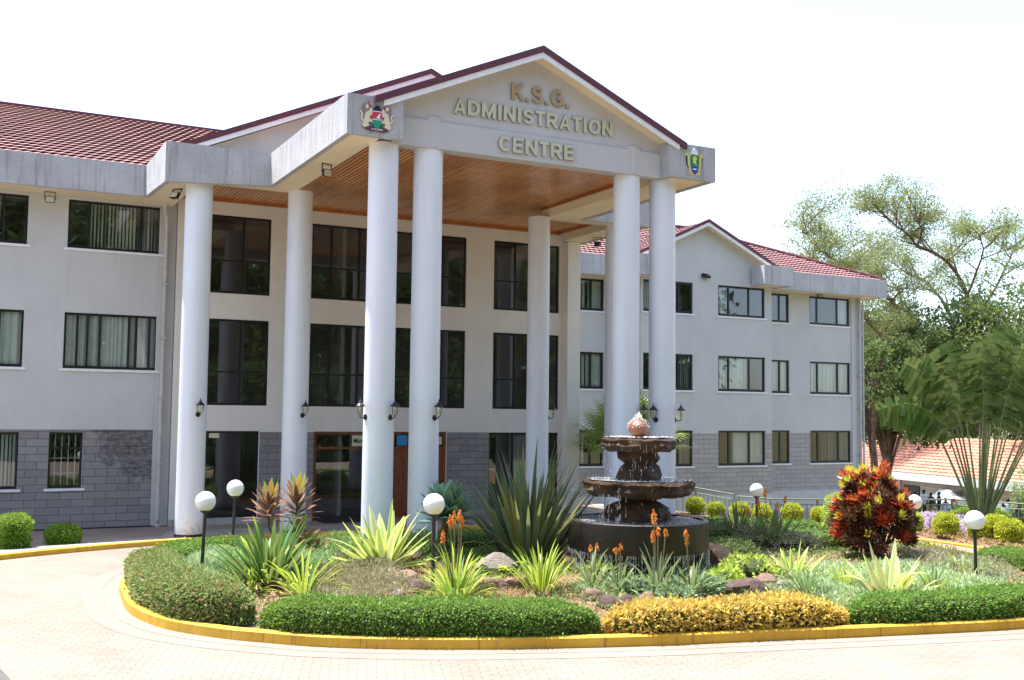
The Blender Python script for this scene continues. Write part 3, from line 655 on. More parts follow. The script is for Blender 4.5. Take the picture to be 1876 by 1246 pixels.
mb.build('soffit', M['soffit'], BLD); mb = MB(); slab(20.1, 25.89, 39.99, 40.89); slab(25.88, 27.2, 38.82, 39.69); mb.build('soffit', M['soffit'], BLD); mb = MB(); slab(33.24, 34.72, 38.84, 39.69); slab(34.72, 41.96, 39.99, 40.84)
slab(41.23, 41.96, 40.84, 53)
mb.build('soffit', M['soffit'], BLD)
# wooden porch ceiling with trim
mb = MB(); mb.box(8.28, 16.30, 22.95, 33.18, 6.46, 6.52); mb.box(5.6, 8.28, 29.6, 33.18, 6.46, 6.52); mb.box(16.30, 19.0, 29.6, 33.18, 6.46, 6.52)
cl = mb.build('porch_ceiling', M['ceil'], BLD)
mb = MB()
mb.box(5.6, 19.0, 33.10, 33.195, 6.37, 6.457); mb.box(8.285, 8.33, 23.0, 29.6, 6.39, 6.457); mb.box(16.25, 16.295, 23.0, 29.6, 6.39, 6.457)
mb.box(18.95, 18.995, 29.6, 33.1, 6.39, 6.457); mb.box(5.605, 5.65, 29.6, 33.1, 6.39, 6.457); mb.box(5.65, 8.33, 29.605, 29.65, 6.39, 6.457); mb.box(16.3, 18.95, 29.605, 29.65, 6.39, 6.457)
mb.build('ceiling_trim', M['trim'], cl)
# frieze beam and pediment
mb = MB(); mb.box(8.76, 16.01, 22.73, 22.95, 6.11, 6.75); mb.box(8.28, 16.3, 22.955, 23.2, 6.13, 6.6)
mb.build('frieze', M['frieze'], BLD)
mb = MB(); mb.prism([(8.0, 6.765), (16.6, 6.77), (16.55, 6.84), (12.29, 8.66), (8.05, 6.84)], 22.79, 22.95); mb.build('pediment', M['frieze'], BLD)
mb = MB()
for cx_, cy_ in ((9.67, 23.1), (15.21, 23.1), (16.33, 23.1)): smooth_angle(MB().lathe([(.385, 6.14), (.385, 6.84)], (cx_, cy_, 0), 32).build('column_collar', M['frieze'], BLD))
# columns
for cx_, cy_ in ((5.66, 29.4), (8.44, 29.4), (8.56, 23.1), (9.67, 23.1), (15.21, 23.1), (16.33, 23.1), (16.10, 29.4), (18.95, 29.4)):
    zb = gz(cx_, cy_)+(.09 if cy_ > 28 else .2); r_ = .35
    if (cx_, cy_) == (5.66, 29.4): r_ = .365
    c = MB().lathe([(r_, zb+.10), (r_*.985, 2.0), (r_*.975, 6.135 if cx_ != 5.66 else 6.08)], (cx_, cy_, 0), 40, cap=False).build('column', M['column'], BLD); smooth_angle(c)
    smooth_angle(MB().lathe([(r_+.006, zb-.2), (r_+.006, zb+.10), (r_-.01, zb+.101)], (cx_, cy_, 0), 40).build('base', M['blackpaint'], c))
# pediment roofs
def gable_trim(cx_, hw, y, zr, sl, yback, ov=.0, tm=.16, tw=.14, depth=.12):
    """red verge and white barge board of a gable whose ridge top is zr, half width hw, slope sl"""
    a = MB(); b = MB()
    for s_ in (-1, 1):
        z1 = zr-hw*sl
        a.hexa([(cx_, y-.03, zr-tm), (cx_+s_*hw, y-.03, z1-tm), (cx_+s_*hw, y+depth, z1-tm), (cx_, y+depth, zr-tm), (cx_, y-.03, zr), (cx_+s_*hw, y-.03, z1), (cx_+s_*hw, y+depth, z1), (cx_, y+depth, zr)])
        h2 = hw-.22
        b.hexa([(cx_, y, zr-tm-tw), (cx_+s_*h2, y, zr-h2*sl-tm-tw), (cx_+s_*h2, y+.05, zr-h2*sl-tm-tw), (cx_, y+.05, zr-tm-tw), (cx_, y, zr-tm-.003), (cx_+s_*h2, y, zr-h2*sl-tm-.003), (cx_+s_*h2, y+.05, zr-h2*sl-tm-.003), (cx_, y+.05, zr-tm-.003)])
        lin = MB(); lin.hexa([(cx_, y+.053, zr-tm-.06), (cx_+s_*(hw-.1), y+.053, zr-(hw-.1)*sl-tm-.06), (cx_+s_*(hw-.1), y+.62, zr-(hw-.1)*sl-tm-.06), (cx_, y+.62, zr-tm-.06), (cx_, y+.053, zr-tm-.03), (cx_+s_*(hw-.1), y+.053, zr-(hw-.1)*sl-tm-.03), (cx_+s_*(hw-.1), y+.62, zr-(hw-.1)*sl-tm-.03), (cx_, y+.62, zr-tm-.03)]); lin.build('eaves_lining', M['soffit'], BLD)
    return a, b
def tile_slope(mb, O, U, V, ul, vl, clip=None, course=.37, wave=.25, m=0, amp=.011, step=.060):
    """rows of wavy overlapping tiles: O lower corner, U along the eaves, V up the slope"""
    O, U, V = Vector(O), Vector(U).normalized(), Vector(V).normalized(); Nn = U.cross(V).normalized()
    if Nn.z < 0: Nn = -Nn
    nu = int(ul/(wave/6)); nv = int(vl/course)+1
    for j in range(nv):
        v0, v1 = j*course, min(vl, (j+1)*course)
        if v1-v0 < .02: continue
        def row(v, h, j=j): return [O+U*(ul*i/nu)+V*v+Nn*(h+amp*math.sin(2*math.pi*(ul*i/nu)/wave+2.1*j)) for i in range(nu+1)]
        rs = [row(v0+.05, -.015), row(v0-.02, step), row(v1, .004)]
        n = len(mb.v)
        for r_ in rs: mb.v += [tuple(p) for p in r_]
        for a in range(2):
            for i in range(nu):
                um = ul*(i+.5)/nu; vm = (v0+v1)/2 if a else v0
                if clip and not clip(um, vm): continue
                C = nu+1; mb.f.append((n+a*C+i, n+a*C+i+1, n+(a+1)*C+i+1, n+(a+1)*C+i)); mb.m.append(m); mb.uv += [(0, 0)]*4
SL = .44; k_ = math.sqrt(1+SL*SL)
# front pediment roof
a, b = gable_trim(12.29, 4.25, 22.32, 8.86, .437, 30); rf = a.build('verge', M['maroon'], BLD); b.build('barge_board', M['white'], BLD)
mb = MB()
for s_ in (-1, 1): tile_slope(mb, (12.29+s_*4.25, 22.4 if s_ > 0 else 29.4, 8.86-4.25*.437-.135), (0, 1 if s_ > 0 else -1, 0), (-s_, 0, .437), 7.0, 4.25*math.sqrt(1+.437**2), wave=.25)
mb.build('roof', M['tile'], BLD)
# wide gable behind
a, b = gable_trim(12.29, 7.35, 29.25, 10.26, SL, 40); a.build('verge', M['maroon'], BLD); b.build('barge_board', M['white'], BLD)
mb = MB(); mb.prism([(5.3, 6.64), (19.3, 6.64), (19.3, 6.9), (12.29, 10.0), (5.3, 6.9)], 29.62, 29.75); mb.build('gable_wall', M['wall'], BLD)
mb = MB()
for s_ in (-1, 1): tile_slope(mb, (12.29+s_*7.35, 29.33 if s_ > 0 else 47, 10.26-7.35*SL-.135), (0, 1 if s_ > 0 else -1, 0), (-s_, 0, SL), 17.6, 7.35*k_, wave=.5, course=.37)
mb.build('roof', M['tile'], BLD)
# left wing roof
RL = 7.1
mb = MB(); tile_slope(mb, (-10, 32.12, 6.96), (1, 0, 0), (0, 1, SL), 19.5, RL*k_, wave=.25, clip=lambda u, v: (u-10 < 5.0+v/k_*1.0))
mb.face([(-10, 32.12+RL, 6.96+RL*SL), (9.5, 32.12+RL, 6.96+RL*SL), (9.5, 32.12+2*RL, 6.96), (-10, 32.12+2*RL, 6.96)])
rl = mb.build('roof', M['tile'], BLD)
MB().box(-10, 9.6, 32.12+RL-.11, 32.12+RL+.11, 6.96+RL*SL-.03, 6.96+RL*SL+.07).build('ridge_cap', M['maroon'], rl)
# right wing roof (hipped) and its gable
RR = 7.0
mb = MB(); tile_slope(mb, (19.9, 39.93, 6.96), (1, 0, 0), (0, 1, SL), 22.1, RR*k_, wave=.25, course=.40, clip=lambda u, v: u < 22.1-v/k_)
tile_slope(mb, (42.0, 39.93, 6.96), (0, 1, 0), (-1, 0, SL), 14, RR*k_, wave=.5, course=.5, clip=lambda u, v: v/k_ < u < 14-v/k_)
mb.face([(19.9, 39.93+RR, 6.96+RR*SL), (35.1, 39.93+RR, 6.96+RR*SL), (42, 39.93+2*RR, 6.96), (19.9, 39.93+2*RR, 6.96)])
rr_ = mb.build('roof', M['tile'], BLD)
MB().tube([(42.05, 39.9, 7.0), (35.05, 39.93+RR, 7.03+RR*SL)], .10, 8).tube([(35.05, 39.93+RR, 7.03+RR*SL), (20, 39.93+RR, 7.03+RR*SL)], .10, 8).build('ridge_cap', M['maroon'], rr_)
a, b = gable_trim(30.3, 4.05, 39.2, 8.96, .462, 45, tm=.15, tw=.16); a.build('verge', M['maroon'], BLD); b.build('barge_board', M['white'], BLD)
mb = MB()
for s_ in (-1, 1): tile_slope(mb, (30.3+s_*4.05, 39.28 if s_ > 0 else 44.3, 8.96-4.05*.462-.135), (0, 1 if s_ > 0 else -1, 0), (-s_, 0, .462), 5.0, 4.05*math.sqrt(1+.462**2), wave=.25, course=.4)
mb.build('roof', M['tile'], BLD)
# rain pipes
mb = MB(); mb.tube([(5.33, 32.85, 6.14), (5.33, 32.85, 6.02), (5.47, 33.17, 5.62), (5.47, 33.17, -3.25), (5.45, 33.05, -3.38), (5.44, 32.9, -3.42)], .062, 10)
for z in (3.7, 2.1, .3, -1.6): mb.box(5.38, 5.56, 33.08, 33.29, z, z+.05)
smooth_angle(mb.build('rain_pipe', M['pipe'], BLD))
mb = MB(); mb.tube([(41.05, 40.72, 6.12), (41.05, 40.72, -6.5)], .07, 10); mb.tube([(41.32, 40.78, 5.9), (41.32, 40.78, -6.5)], .05, 8)
for z in (4.2, 2.1, .4, -1.9): mb.box(40.95, 41.15, 40.64, 40.84, z, z+.05)
smooth_angle(mb.build('rain_pipe', M['pipe'], BLD))

# ------------------------------------------------------------------ lettering, emblems, boards
def text_mb(body, size, extrude=.03, bold=.0, space=1.0):
    c = bpy.data.curves.new('t', 'FONT'); c.body = body; c.size = size; c.extrude = extrude; c.offset = bold; c.space_character = space; c.resolution_u = 4
    o = bpy.data.objects.new('t', c); COL.objects.link(o); dg = bpy.context.evaluated_depsgraph_get()
    me = bpy.data.meshes.new_from_object(o.evaluated_get(dg)); bpy.data.objects.remove(o); bpy.data.curves.remove(c); return me
def sign(body, x0, x1, zb, h, y, face, name, parent=None, depth=.035, bold=.012):
    me = text_mb(body, 1.0, .1, bold); V = np.array([v.co[:] for v in me.vertices]); lo, hi = V.min(0), V.max(0)
    sx = (x1-x0)/(hi[0]-lo[0]); cap = .7; sz = h/cap
    W = np.stack([x0+(V[:,0]-lo[0])*sx, y-(V[:,2]/.1)*depth, zb+V[:,1]*sz], 1)
    for v, w in zip(me.vertices, W): v.co = w
    me.materials.clear(); me.materials.append(M[face]); me.materials.append(M['letterside'])
    me.update()
    for p in me.polygons: p.material_index = 0 if p.normal.y < -.5 else 1
    me.name = name; o = bpy.data.objects.new(name, me); COL.objects.link(o)
    if parent: o.parent = parent; 
    if parent and parent.type == 'EMPTY': o.location = -Vector(parent.location)
    return o
def arc(cx, cz, rx, rz, a0, a1, n=12): return [(cx+rx*math.cos(rad(a0+(a1-a0)*i/n)), cz+rz*math.sin(rad(a0+(a1-a0)*i/n))) for i in range(n+1)]
GL = {'A': (.74, [[(.09,0),(.37,.90),(.65,0)], [(.20,.29),(.54,.29)]]), 'D': (.74, [[(.1,.1),(.1,.9),(.34,.9)]+arc(.34,.5,.30,.40,80,-80)+[(.34,.1),'z']]),
 'M': (.86, [[(.1,0),(.1,1)], [(.76,0),(.76,1)], [(.12,.92),(.43,.14),(.74,.92)]]), 'I': (.28, [[(.14,0),(.14,1)]]), 'N': (.74, [[(.1,0),(.1,1)], [(.64,0),(.64,1)], [(.12,.90),(.62,.10)]]),
 'S': (.68, [arc(.34,.705,.23,.195,12,262)+arc(.34,.295,.24,.195,82,-165)]), 'T': (.62, [[(.01,.9),(.61,.9)], [(.31,0),(.31,.8)]]), 'R': (.74, [[(.1,0),(.1,.9),(.38,.9)]+arc(.40,.68,.22,.22,80,-80,8)+[(.38,.46),(.2,.46)], [(.40,.40),(.66,0)]]),
 'O': (.80, [arc(.40,.5,.30,.405,0,345,23)+['z']]), 'C': (.74, [arc(.39,.5,.29,.405,42,318,18)]), 'E': (.66, [[(.60,.9),(.1,.9),(.1,.1),(.61,.1)], [(.2,.51),(.56,.51)]]),
 'K': (.74, [[(.1,0),(.1,1)], [(.65,1),(.17,.42)], [(.32,.60),(.68,0)]]), 'G': (.80, [arc(.40,.5,.30,.405,42,312,18)+[(.69,.20),(.69,.47),(.42,.47)]]), '.': (.26, [[(.12,0),(.12,.2)]])}
def ribbon(mb, P, t_, y0, y1):
    closed = P[-1] == 'z'
    if closed: P = P[:-1]
    Q_ = [Vector((p[0], 0, p[1])) for p in P]; n = len(Q_); Lf, Rt = [], []
    for i in range(n):
        a = Q_[(i-1) % n] if closed or i else None; b = Q_[(i+1) % n] if closed or i < n-1 else None
        d1 = (Q_[i]-a).normalized() if a is not None else (b-Q_[i]).normalized(); d2 = (b-Q_[i]).normalized() if b is not None else d1
        n1, n2 = Vector((-d1.z, 0, d1.x)), Vector((-d2.z, 0, d2.x)); m_ = (n1+n2)*(1/max(.35, 1+n1.dot(n2)))*(t_/2); Lf.append(Q_[i]+m_); Rt.append(Q_[i]-m_)
    rng = range(n if closed else n-1)
    for i in rng:
        j = (i+1) % n; A_, B_, C_, D_ = Lf[i], Lf[j], Rt[j], Rt[i]; f = lambda v, y: (v.x, y, v.z)
        mb.face([f(A_, y0), f(B_, y0), f(C_, y0), f(D_, y0)], 0)
        mb.face([f(A_, y1), f(B_, y1), f(B_, y0), f(A_, y0)], 1); mb.face([f(D_, y0), f(C_, y0), f(C_, y1), f(D_, y1)], 1)
    if not closed:
        for i in (0, n-1): mb.face([(Lf[i].x, y0, Lf[i].z), (Rt[i].x, y0, Rt[i].z), (Rt[i].x, y1, Rt[i].z), (Lf[i].x, y1, Lf[i].z)], 1)
def block_letters(body, x0, x1, zb, h, y, face, label):
    wt = sum(GL[c][0] for c in body)+.10*(len(body)-1); sx = (x1-x0)/(wt*h); x = 0; k = 0; T_ = thing('sign_lettering', label, 'sign', ((x0+x1)/2, y, zb), 'letters on the pediment')
    for c in body:
        mb = MB()
        for st_ in GL[c][1]:
            k += 1; mb2 = MB(); ribbon(mb2, st_, .20, y-.05-.0012*(k % 3), y)
            n = len(mb.v); mb.v += [(x0+(v[0]+x)*h*sx, v[1], zb+v[2]*h) for v in mb2.v]; mb.f += [tuple(n+q for q in f) for f in mb2.f]; mb.m += mb2.m; mb.uv += mb2.uv
        x += GL[c][0]+.10; mb.build('full_stop' if c == '.' else 'letter', [M[face], M['letterside']], T_)
    return T_
block_letters('K.S.G.', 11.66, 13.28, 7.56, .42, 22.785, 'gold', 'gold metal letters K.S.G. at the top of the pediment')
block_letters('ADMINISTRATION', 10.14, 14.55, 7.01, .37, 22.785, 'pale_letter', 'pale letters ADMINISTRATION across the middle of the pediment')
block_letters('CENTRE', 11.30, 13.40, 6.25, .37, 22.727, 'pale_letter', 'pale letters CENTRE on the frieze beam')
def flat_shape(poly, y, th, c, s, mat, name, parent, cz=0):
    mb = MB(); mb.prism([(c[0]+p[0]*s, c[1]+p[1]*s) for p in poly], y-th, y); return mb.build(name, mat, parent)
# emblem 1: shield between two lions with spears
e1 = thing('emblem', 'painted coat of arms with two lions, shield and crossed spears on the porch corner', 'emblem', (8.1, 22.37, 6.2))
c1 = (8.10, 6.50); y = 22.362; S = .40
base = [(-.82,-.55),(-.55,-.72),(-.2,-.66),(.2,-.66),(.55,-.72),(.82,-.55),(.70,-.38),(.3,-.30),(-.3,-.30),(-.70,-.38)]
flat_shape(base, y, .02, c1, S, M['em_plum'], 'compartment', e1)
for s_, sp in ((-1, [(-.55,.98),(-.47,1.0),(-.20,.42),(.18,-.62),(.10,-.60)]), (1, [(.55,.98),(.47,1.0),(.20,.42),(-.18,-.62),(-.10,-.60)])):
    flat_shape([(s_*.56,.98),(s_*.40,.60),(s_*.26,.45),(s_*.34,.62)], y, .025, c1, S, M['em_red'], 'spear_blade', e1)
    flat_shape([(s_*.30,.52),(s_*.34,.50),(-s_*.30,-.50),(-s_*.34,-.48)], y, .012, c1, S, M['em_black'], 'spear_shaft', e1)
    lion = [(.26,.30),(.30,.52),(.38,.58),(.44,.46),(.50,.36),(.66,.28),(.72,.05),(.74,-.25),(.84,-.45),(.74,-.60),(.58,-.52),(.50,-.28),(.36,-.22),(.22,-.30),(.20,-.20),(.40,-.05),(.44,.10),(.30,.12)]
    flat_shape([(s_*p[0], p[1]) for p in lion], y, .034, c1, S, M['em_cream'], 'lion', e1)
    flat_shape([(s_*.48,.30),(s_*.46,.62),(s_*.58,.80),(s_*.78,.76),(s_*.86,.55),(s_*.80,.28),(s_*.64,.20)], y, .028, c1, S, M['em_grey'], 'mane', e1)
    flat_shape([(s_*.50,.50),(s_*.52,.68),(s_*.64,.72),(s_*.68,.56),(s_*.60,.46)], y, .040, c1, S, M['em_cream'], 'muzzle', e1)
    flat_shape([(s_*.70,-.20),(s_*.86,-.05),(s_*.80,.20),(s_*.96,.36),(s_*1.0,.30),(s_*.88,.18),(s_*.94,-.08),(s_*.76,-.28)], y, .026, c1, S, M['em_cream'], 'tail', e1)
    for q in range(3): flat_shape([(s_*(.30+.16*q),-.36),(s_*(.40+.16*q),-.34),(s_*(.42+.16*q),-.48),(s_*(.32+.16*q),-.50)], y, .030, c1, S, M['em_green' if q % 2 == 0 else 'em_white'], 'leaf', e1)
def half(t_): return .30*math.cos(t_*1.35)**.8 if t_ > 0 else .30*math.cos(t_*1.25)**.8
def band(z0, z1, col, th=.045):
    n = 8; L_ = [(-half(z0+(z1-z0)*i/n), z0+(z1-z0)*i/n) for i in range(n+1)]; R_2 = [(-p[0], p[1]) for p in reversed(L_)]
    flat_shape([(p[0], p[1]*.62+.08) for p in L_+R_2], y, th, c1, S, M[col], 'shield_band', e1)
band(.52, 1.02, 'em_black'); band(.45, .52, 'em_white', .047); band(-.22, .45, 'em_red'); band(-.29, -.22, 'em_white', .047); band(-1.05, -.29, 'em_green')
flat_shape([(-.10,.02),(.02,.10),(.12,.26),(.20,.24),(.14,.05),(.18,-.02),(.02,0)], y, .052, c1, S, M['em_white'], 'cockerel', e1)
flat_shape([(-.38,-.62),(0,-.54),(.38,-.62),(.38,-.76),(0,-.68),(-.38,-.76)], y, .040, c1, S, M['em_plum'], 'scroll', e1)
sign('HARAMBEE', c1[0]-.13, c1[0]+.13, c1[1]-.272, .036, y-.048, 'em_white', 'motto', e1, .004, .01)
# emblem 2: pointed shield with lion in yellow scrollwork
e2 = thing('emblem', 'green and blue pointed shield emblem with yellow scroll on the right porch corner', 'emblem', (16.8, 22.37, 6.2))
c2 = (16.80, 6.56); S2 = .36
def lens(z0, z1, col, th, k=1.0, name='shield_field'):
    n = 12; hw = lambda z: .42*k*max(0, math.cos(z*math.pi/2))**.72; L_ = [(-hw(z0+(z1-z0)*i/n), z0+(z1-z0)*i/n) for i in range(n+1)]; R_2 = [(-p[0], p[1]) for p in reversed(L_)]
    pts = [p for i, p in enumerate(L_+R_2) if i == 0 or (L_+R_2)[i-1] != p]; flat_shape(pts, y, th, c2, S2, M[col], name, e2)
for s_ in (-1, 1):
    flat_shape([(s_*.20,-.98),(s_*.52,-.86),(s_*.44,-.66),(s_*.60,-.20),(s_*.62,.42),(s_*.80,.30),(s_*.84,.36),(s_*.66,.62),(s_*.50,.60),(s_*.47,-.15),(s_*.30,-.66),(s_*.36,-.80),(s_*.14,-.86)], y, .03, c2, S2, M['em_yellow'], 'scroll', e2)
    flat_shape([(s_*.40,-.5),(s_*.47,-.55),(s_*.68,-.2),(s_*.72,.3),(s_*.64,.36),(s_*.55,-.1)], y, .018, c2, S2, M['em_black'], 'scroll_shadow', e2)
flat_shape([(-.22,-.99),(.22,-.99),(.20,-.84),(-.20,-.84)], y, .031, c2, S2, M['em_yellow'], 'ribbon', e2)
lens(-1, 1, 'em_white', .03, 1.1, 'shield_border'); lens(.50, .97, 'em_white', .036); lens(-.38, .50, 'em_dkgreen', .036); lens(-.95, -.38, 'em_blue', .036)
flat_shape([(-.14,-.02),(-.20,.28),(-.10,.38),(-.06,.22),(.02,.40),(.12,.42),(.14,.28),(.22,.20),(.12,.14),(.10,-.04),(.16,-.22),(.08,-.30),(.02,-.12),(-.16,-.16)], y, .042, c2, S2, M['em_yellow'], 'lion', e2)
flat_shape([(-.12,-.62),(.12,-.62),(.14,-.50),(0,-.53),(-.14,-.50)], y, .042, c2, S2, M['em_white'], 'book', e2)
# boards inside the entrance screen
b_ = thing('sign_board', 'cream sign board reading Main Reception above the glazed entrance', 'sign', (12.0, 33.3, -1.1))
MB().box(11.42, 12.55, 33.20, 33.225, -1.10, -.76).build('panel', M['sign_cream'], b_); sign('Main Reception', 11.47, 12.50, -1.00, .15, 33.196, 'em_black', 'lettering', b_, .003, .012)
tag(MB().box(12.95, 13.30, 33.195, 33.215, -1.09, -.75).build('sign_board', M['sign_blue']), 'small bright blue board in the transom over the wooden door', 'sign')
tag(MB().box(14.28, 14.55, 33.195, 33.215, -1.06, -.80).build('sign_board', M['sign_cream']), 'small cream notice in the transom right of the blue board', 'sign')
tag(MB().box(6.90, 7.20, 33.195, 33.21, -.84, -.70).build('sign_board', M['sign_cream']), 'small cream notice at the top of the tall dark window by the leftmost column', 'sign')

# ------------------------------------------------------------------ lamps on the building
def lantern():
    t = thing('wall_lantern', 'x', 'lantern', (0, 0, 0))
    smooth_angle(MB().lathe([(.001,.02),(.075,.02),(.085,.0),(.06,-.02),(.001,-.02)], (0,0,0), 14).build('back_plate', M['black'], t, world=False)).rotation_euler = (rad(90), 0, 0)
    ax = -.17
    MB().tube([(0,-.02,0),(0,-.08,-.03),(0,-.17,.0),(0,-.17,.05)], .016, 8).tube([(-.0,ax,.02),(-.085,ax,.09),(-.105,ax,.2),(-.105,ax,.30)], .010, 6).tube([(0,ax,.02),(.085,ax,.09),(.105,ax,.2),(.105,ax,.30)], .010, 6).build('bracket', M['black'], t, world=False)
    smooth_angle(MB().lathe([(.02,.08),(.055,.13),(.085,.22),(.09,.30)], (0,ax,0), 14).build('glass_shade', M['lanternglass'], t, world=False))
    MB().sphere((0,ax,.21), .03).build('bulb', M['lens'], t, world=False)
    smooth_angle(MB().lathe([(.14,.29),(.135,.315),(.07,.38),(.055,.385),(.045,.42),(.015,.45),(.012,.49),(.02,.50),(.001,.52)], (0,ax,0), 14).build('hood', M['black'], t, world=False), 30)
    return t
proto = lantern(); first = True
lan = [((5.66,29.4), 12, 'black lantern on the leftmost porch column', .365), ((8.44,29.4), 18, 'black lantern on the second column from the left, set back behind the first pair', .35), ((8.56,23.1), 27, 'black lantern on the front column below the coat of arms', .35),
       ((9.67,23.1), 20, 'black lantern on the front column just right of the coat of arms column', .35), ((16.10,29.4), 65, 'black lantern on the slim rear column left of the fountain', .35), ((15.21,23.1), 38, 'black lantern just above left of the fountain ball', .35),
       ((16.33,23.1), 52, 'black lantern on the right side of the rightmost front column', .35), ((16.33,23.1), -62, 'black lantern squeezed between the two right front columns', .35), ((8.56,23.1), -78, 'black lantern peeping out left of the front column under the coat of arms', .35)]
for (cx_, cy_), an, lb, r_ in lan:
    o = proto if first else copy_tree(proto); first = False
    a = rad(an); o.location = (cx_+math.sin(a)*r_, cy_-math.cos(a)*r_, -.12); o.rotation_euler = (0, 0, a); o['label'] = lb; o['group'] = 'lanterns on the porch columns'; o.scale = (.82,)*3
def flood():
    t = thing('floodlight', 'x', 'floodlight', (0, 0, 0))
    MB().hexa([(-.13,-.06,-.32),(.13,-.06,-.32),(.09,.06,-.29),(-.09,.06,-.29),(-.13,-.06,-.13),(.13,-.06,-.13),(.09,.06,-.15),(-.09,.06,-.15)]).build('housing', M['black'], t, world=False)
    MB().box(-.11,.11,-.068,-.062,-.30,-.15).build('lens', M['lens'], t, world=False)
    MB().box(-.15,-.135,-.015,.015,-.22,0).box(.135,.15,-.015,.015,-.22,0).box(-.15,.15,-.016,.016,-.012,.0).build('bracket', M['black'], t, world=False); return t
fp = flood(); first = True
for loc, rz, rx, lb in [((2.2,32.9,6.12), 0, 0, 'square floodlight hanging from the left wing soffit between two upper windows'), ((5.25,30.3,6.05), -50, -25, 'floodlight under the porch soffit left of the leftmost column'), ((8.0,25.6,6.12), 22, 5, 'floodlight under the porch soffit left of the coat of arms column'),
                        ((19.6,31.6,6.12), 130, 0, 'dark floodlight under the right porch soffit seen from behind'), ((38.3,40.7,6.12), -20, -50, 'small floodlight over the top right window of the right wing')]:
    o = fp if first else copy_tree(fp); first = False; o.location = loc; o.rotation_euler = (rad(rx), 0, rad(rz)); o['label'] = lb; o['group'] = 'floodlights on the building'
g = thing('wall_light', 'dark wedge shaped light on the gable wall of the right wing', 'light', (30.42, 39.7, 6.35))
MB().hexa([(30.2,39.52,6.28),(30.65,39.52,6.28),(30.62,39.69,6.32),(30.23,39.69,6.32),(30.22,39.50,6.38),(30.63,39.50,6.38),(30.6,39.69,6.50),(30.25,39.69,6.50)]).build('housing', M['black'], g)
MB().box(30.3,30.5,39.55,39.69,6.505,6.54).build('bracket', M['white'], g)

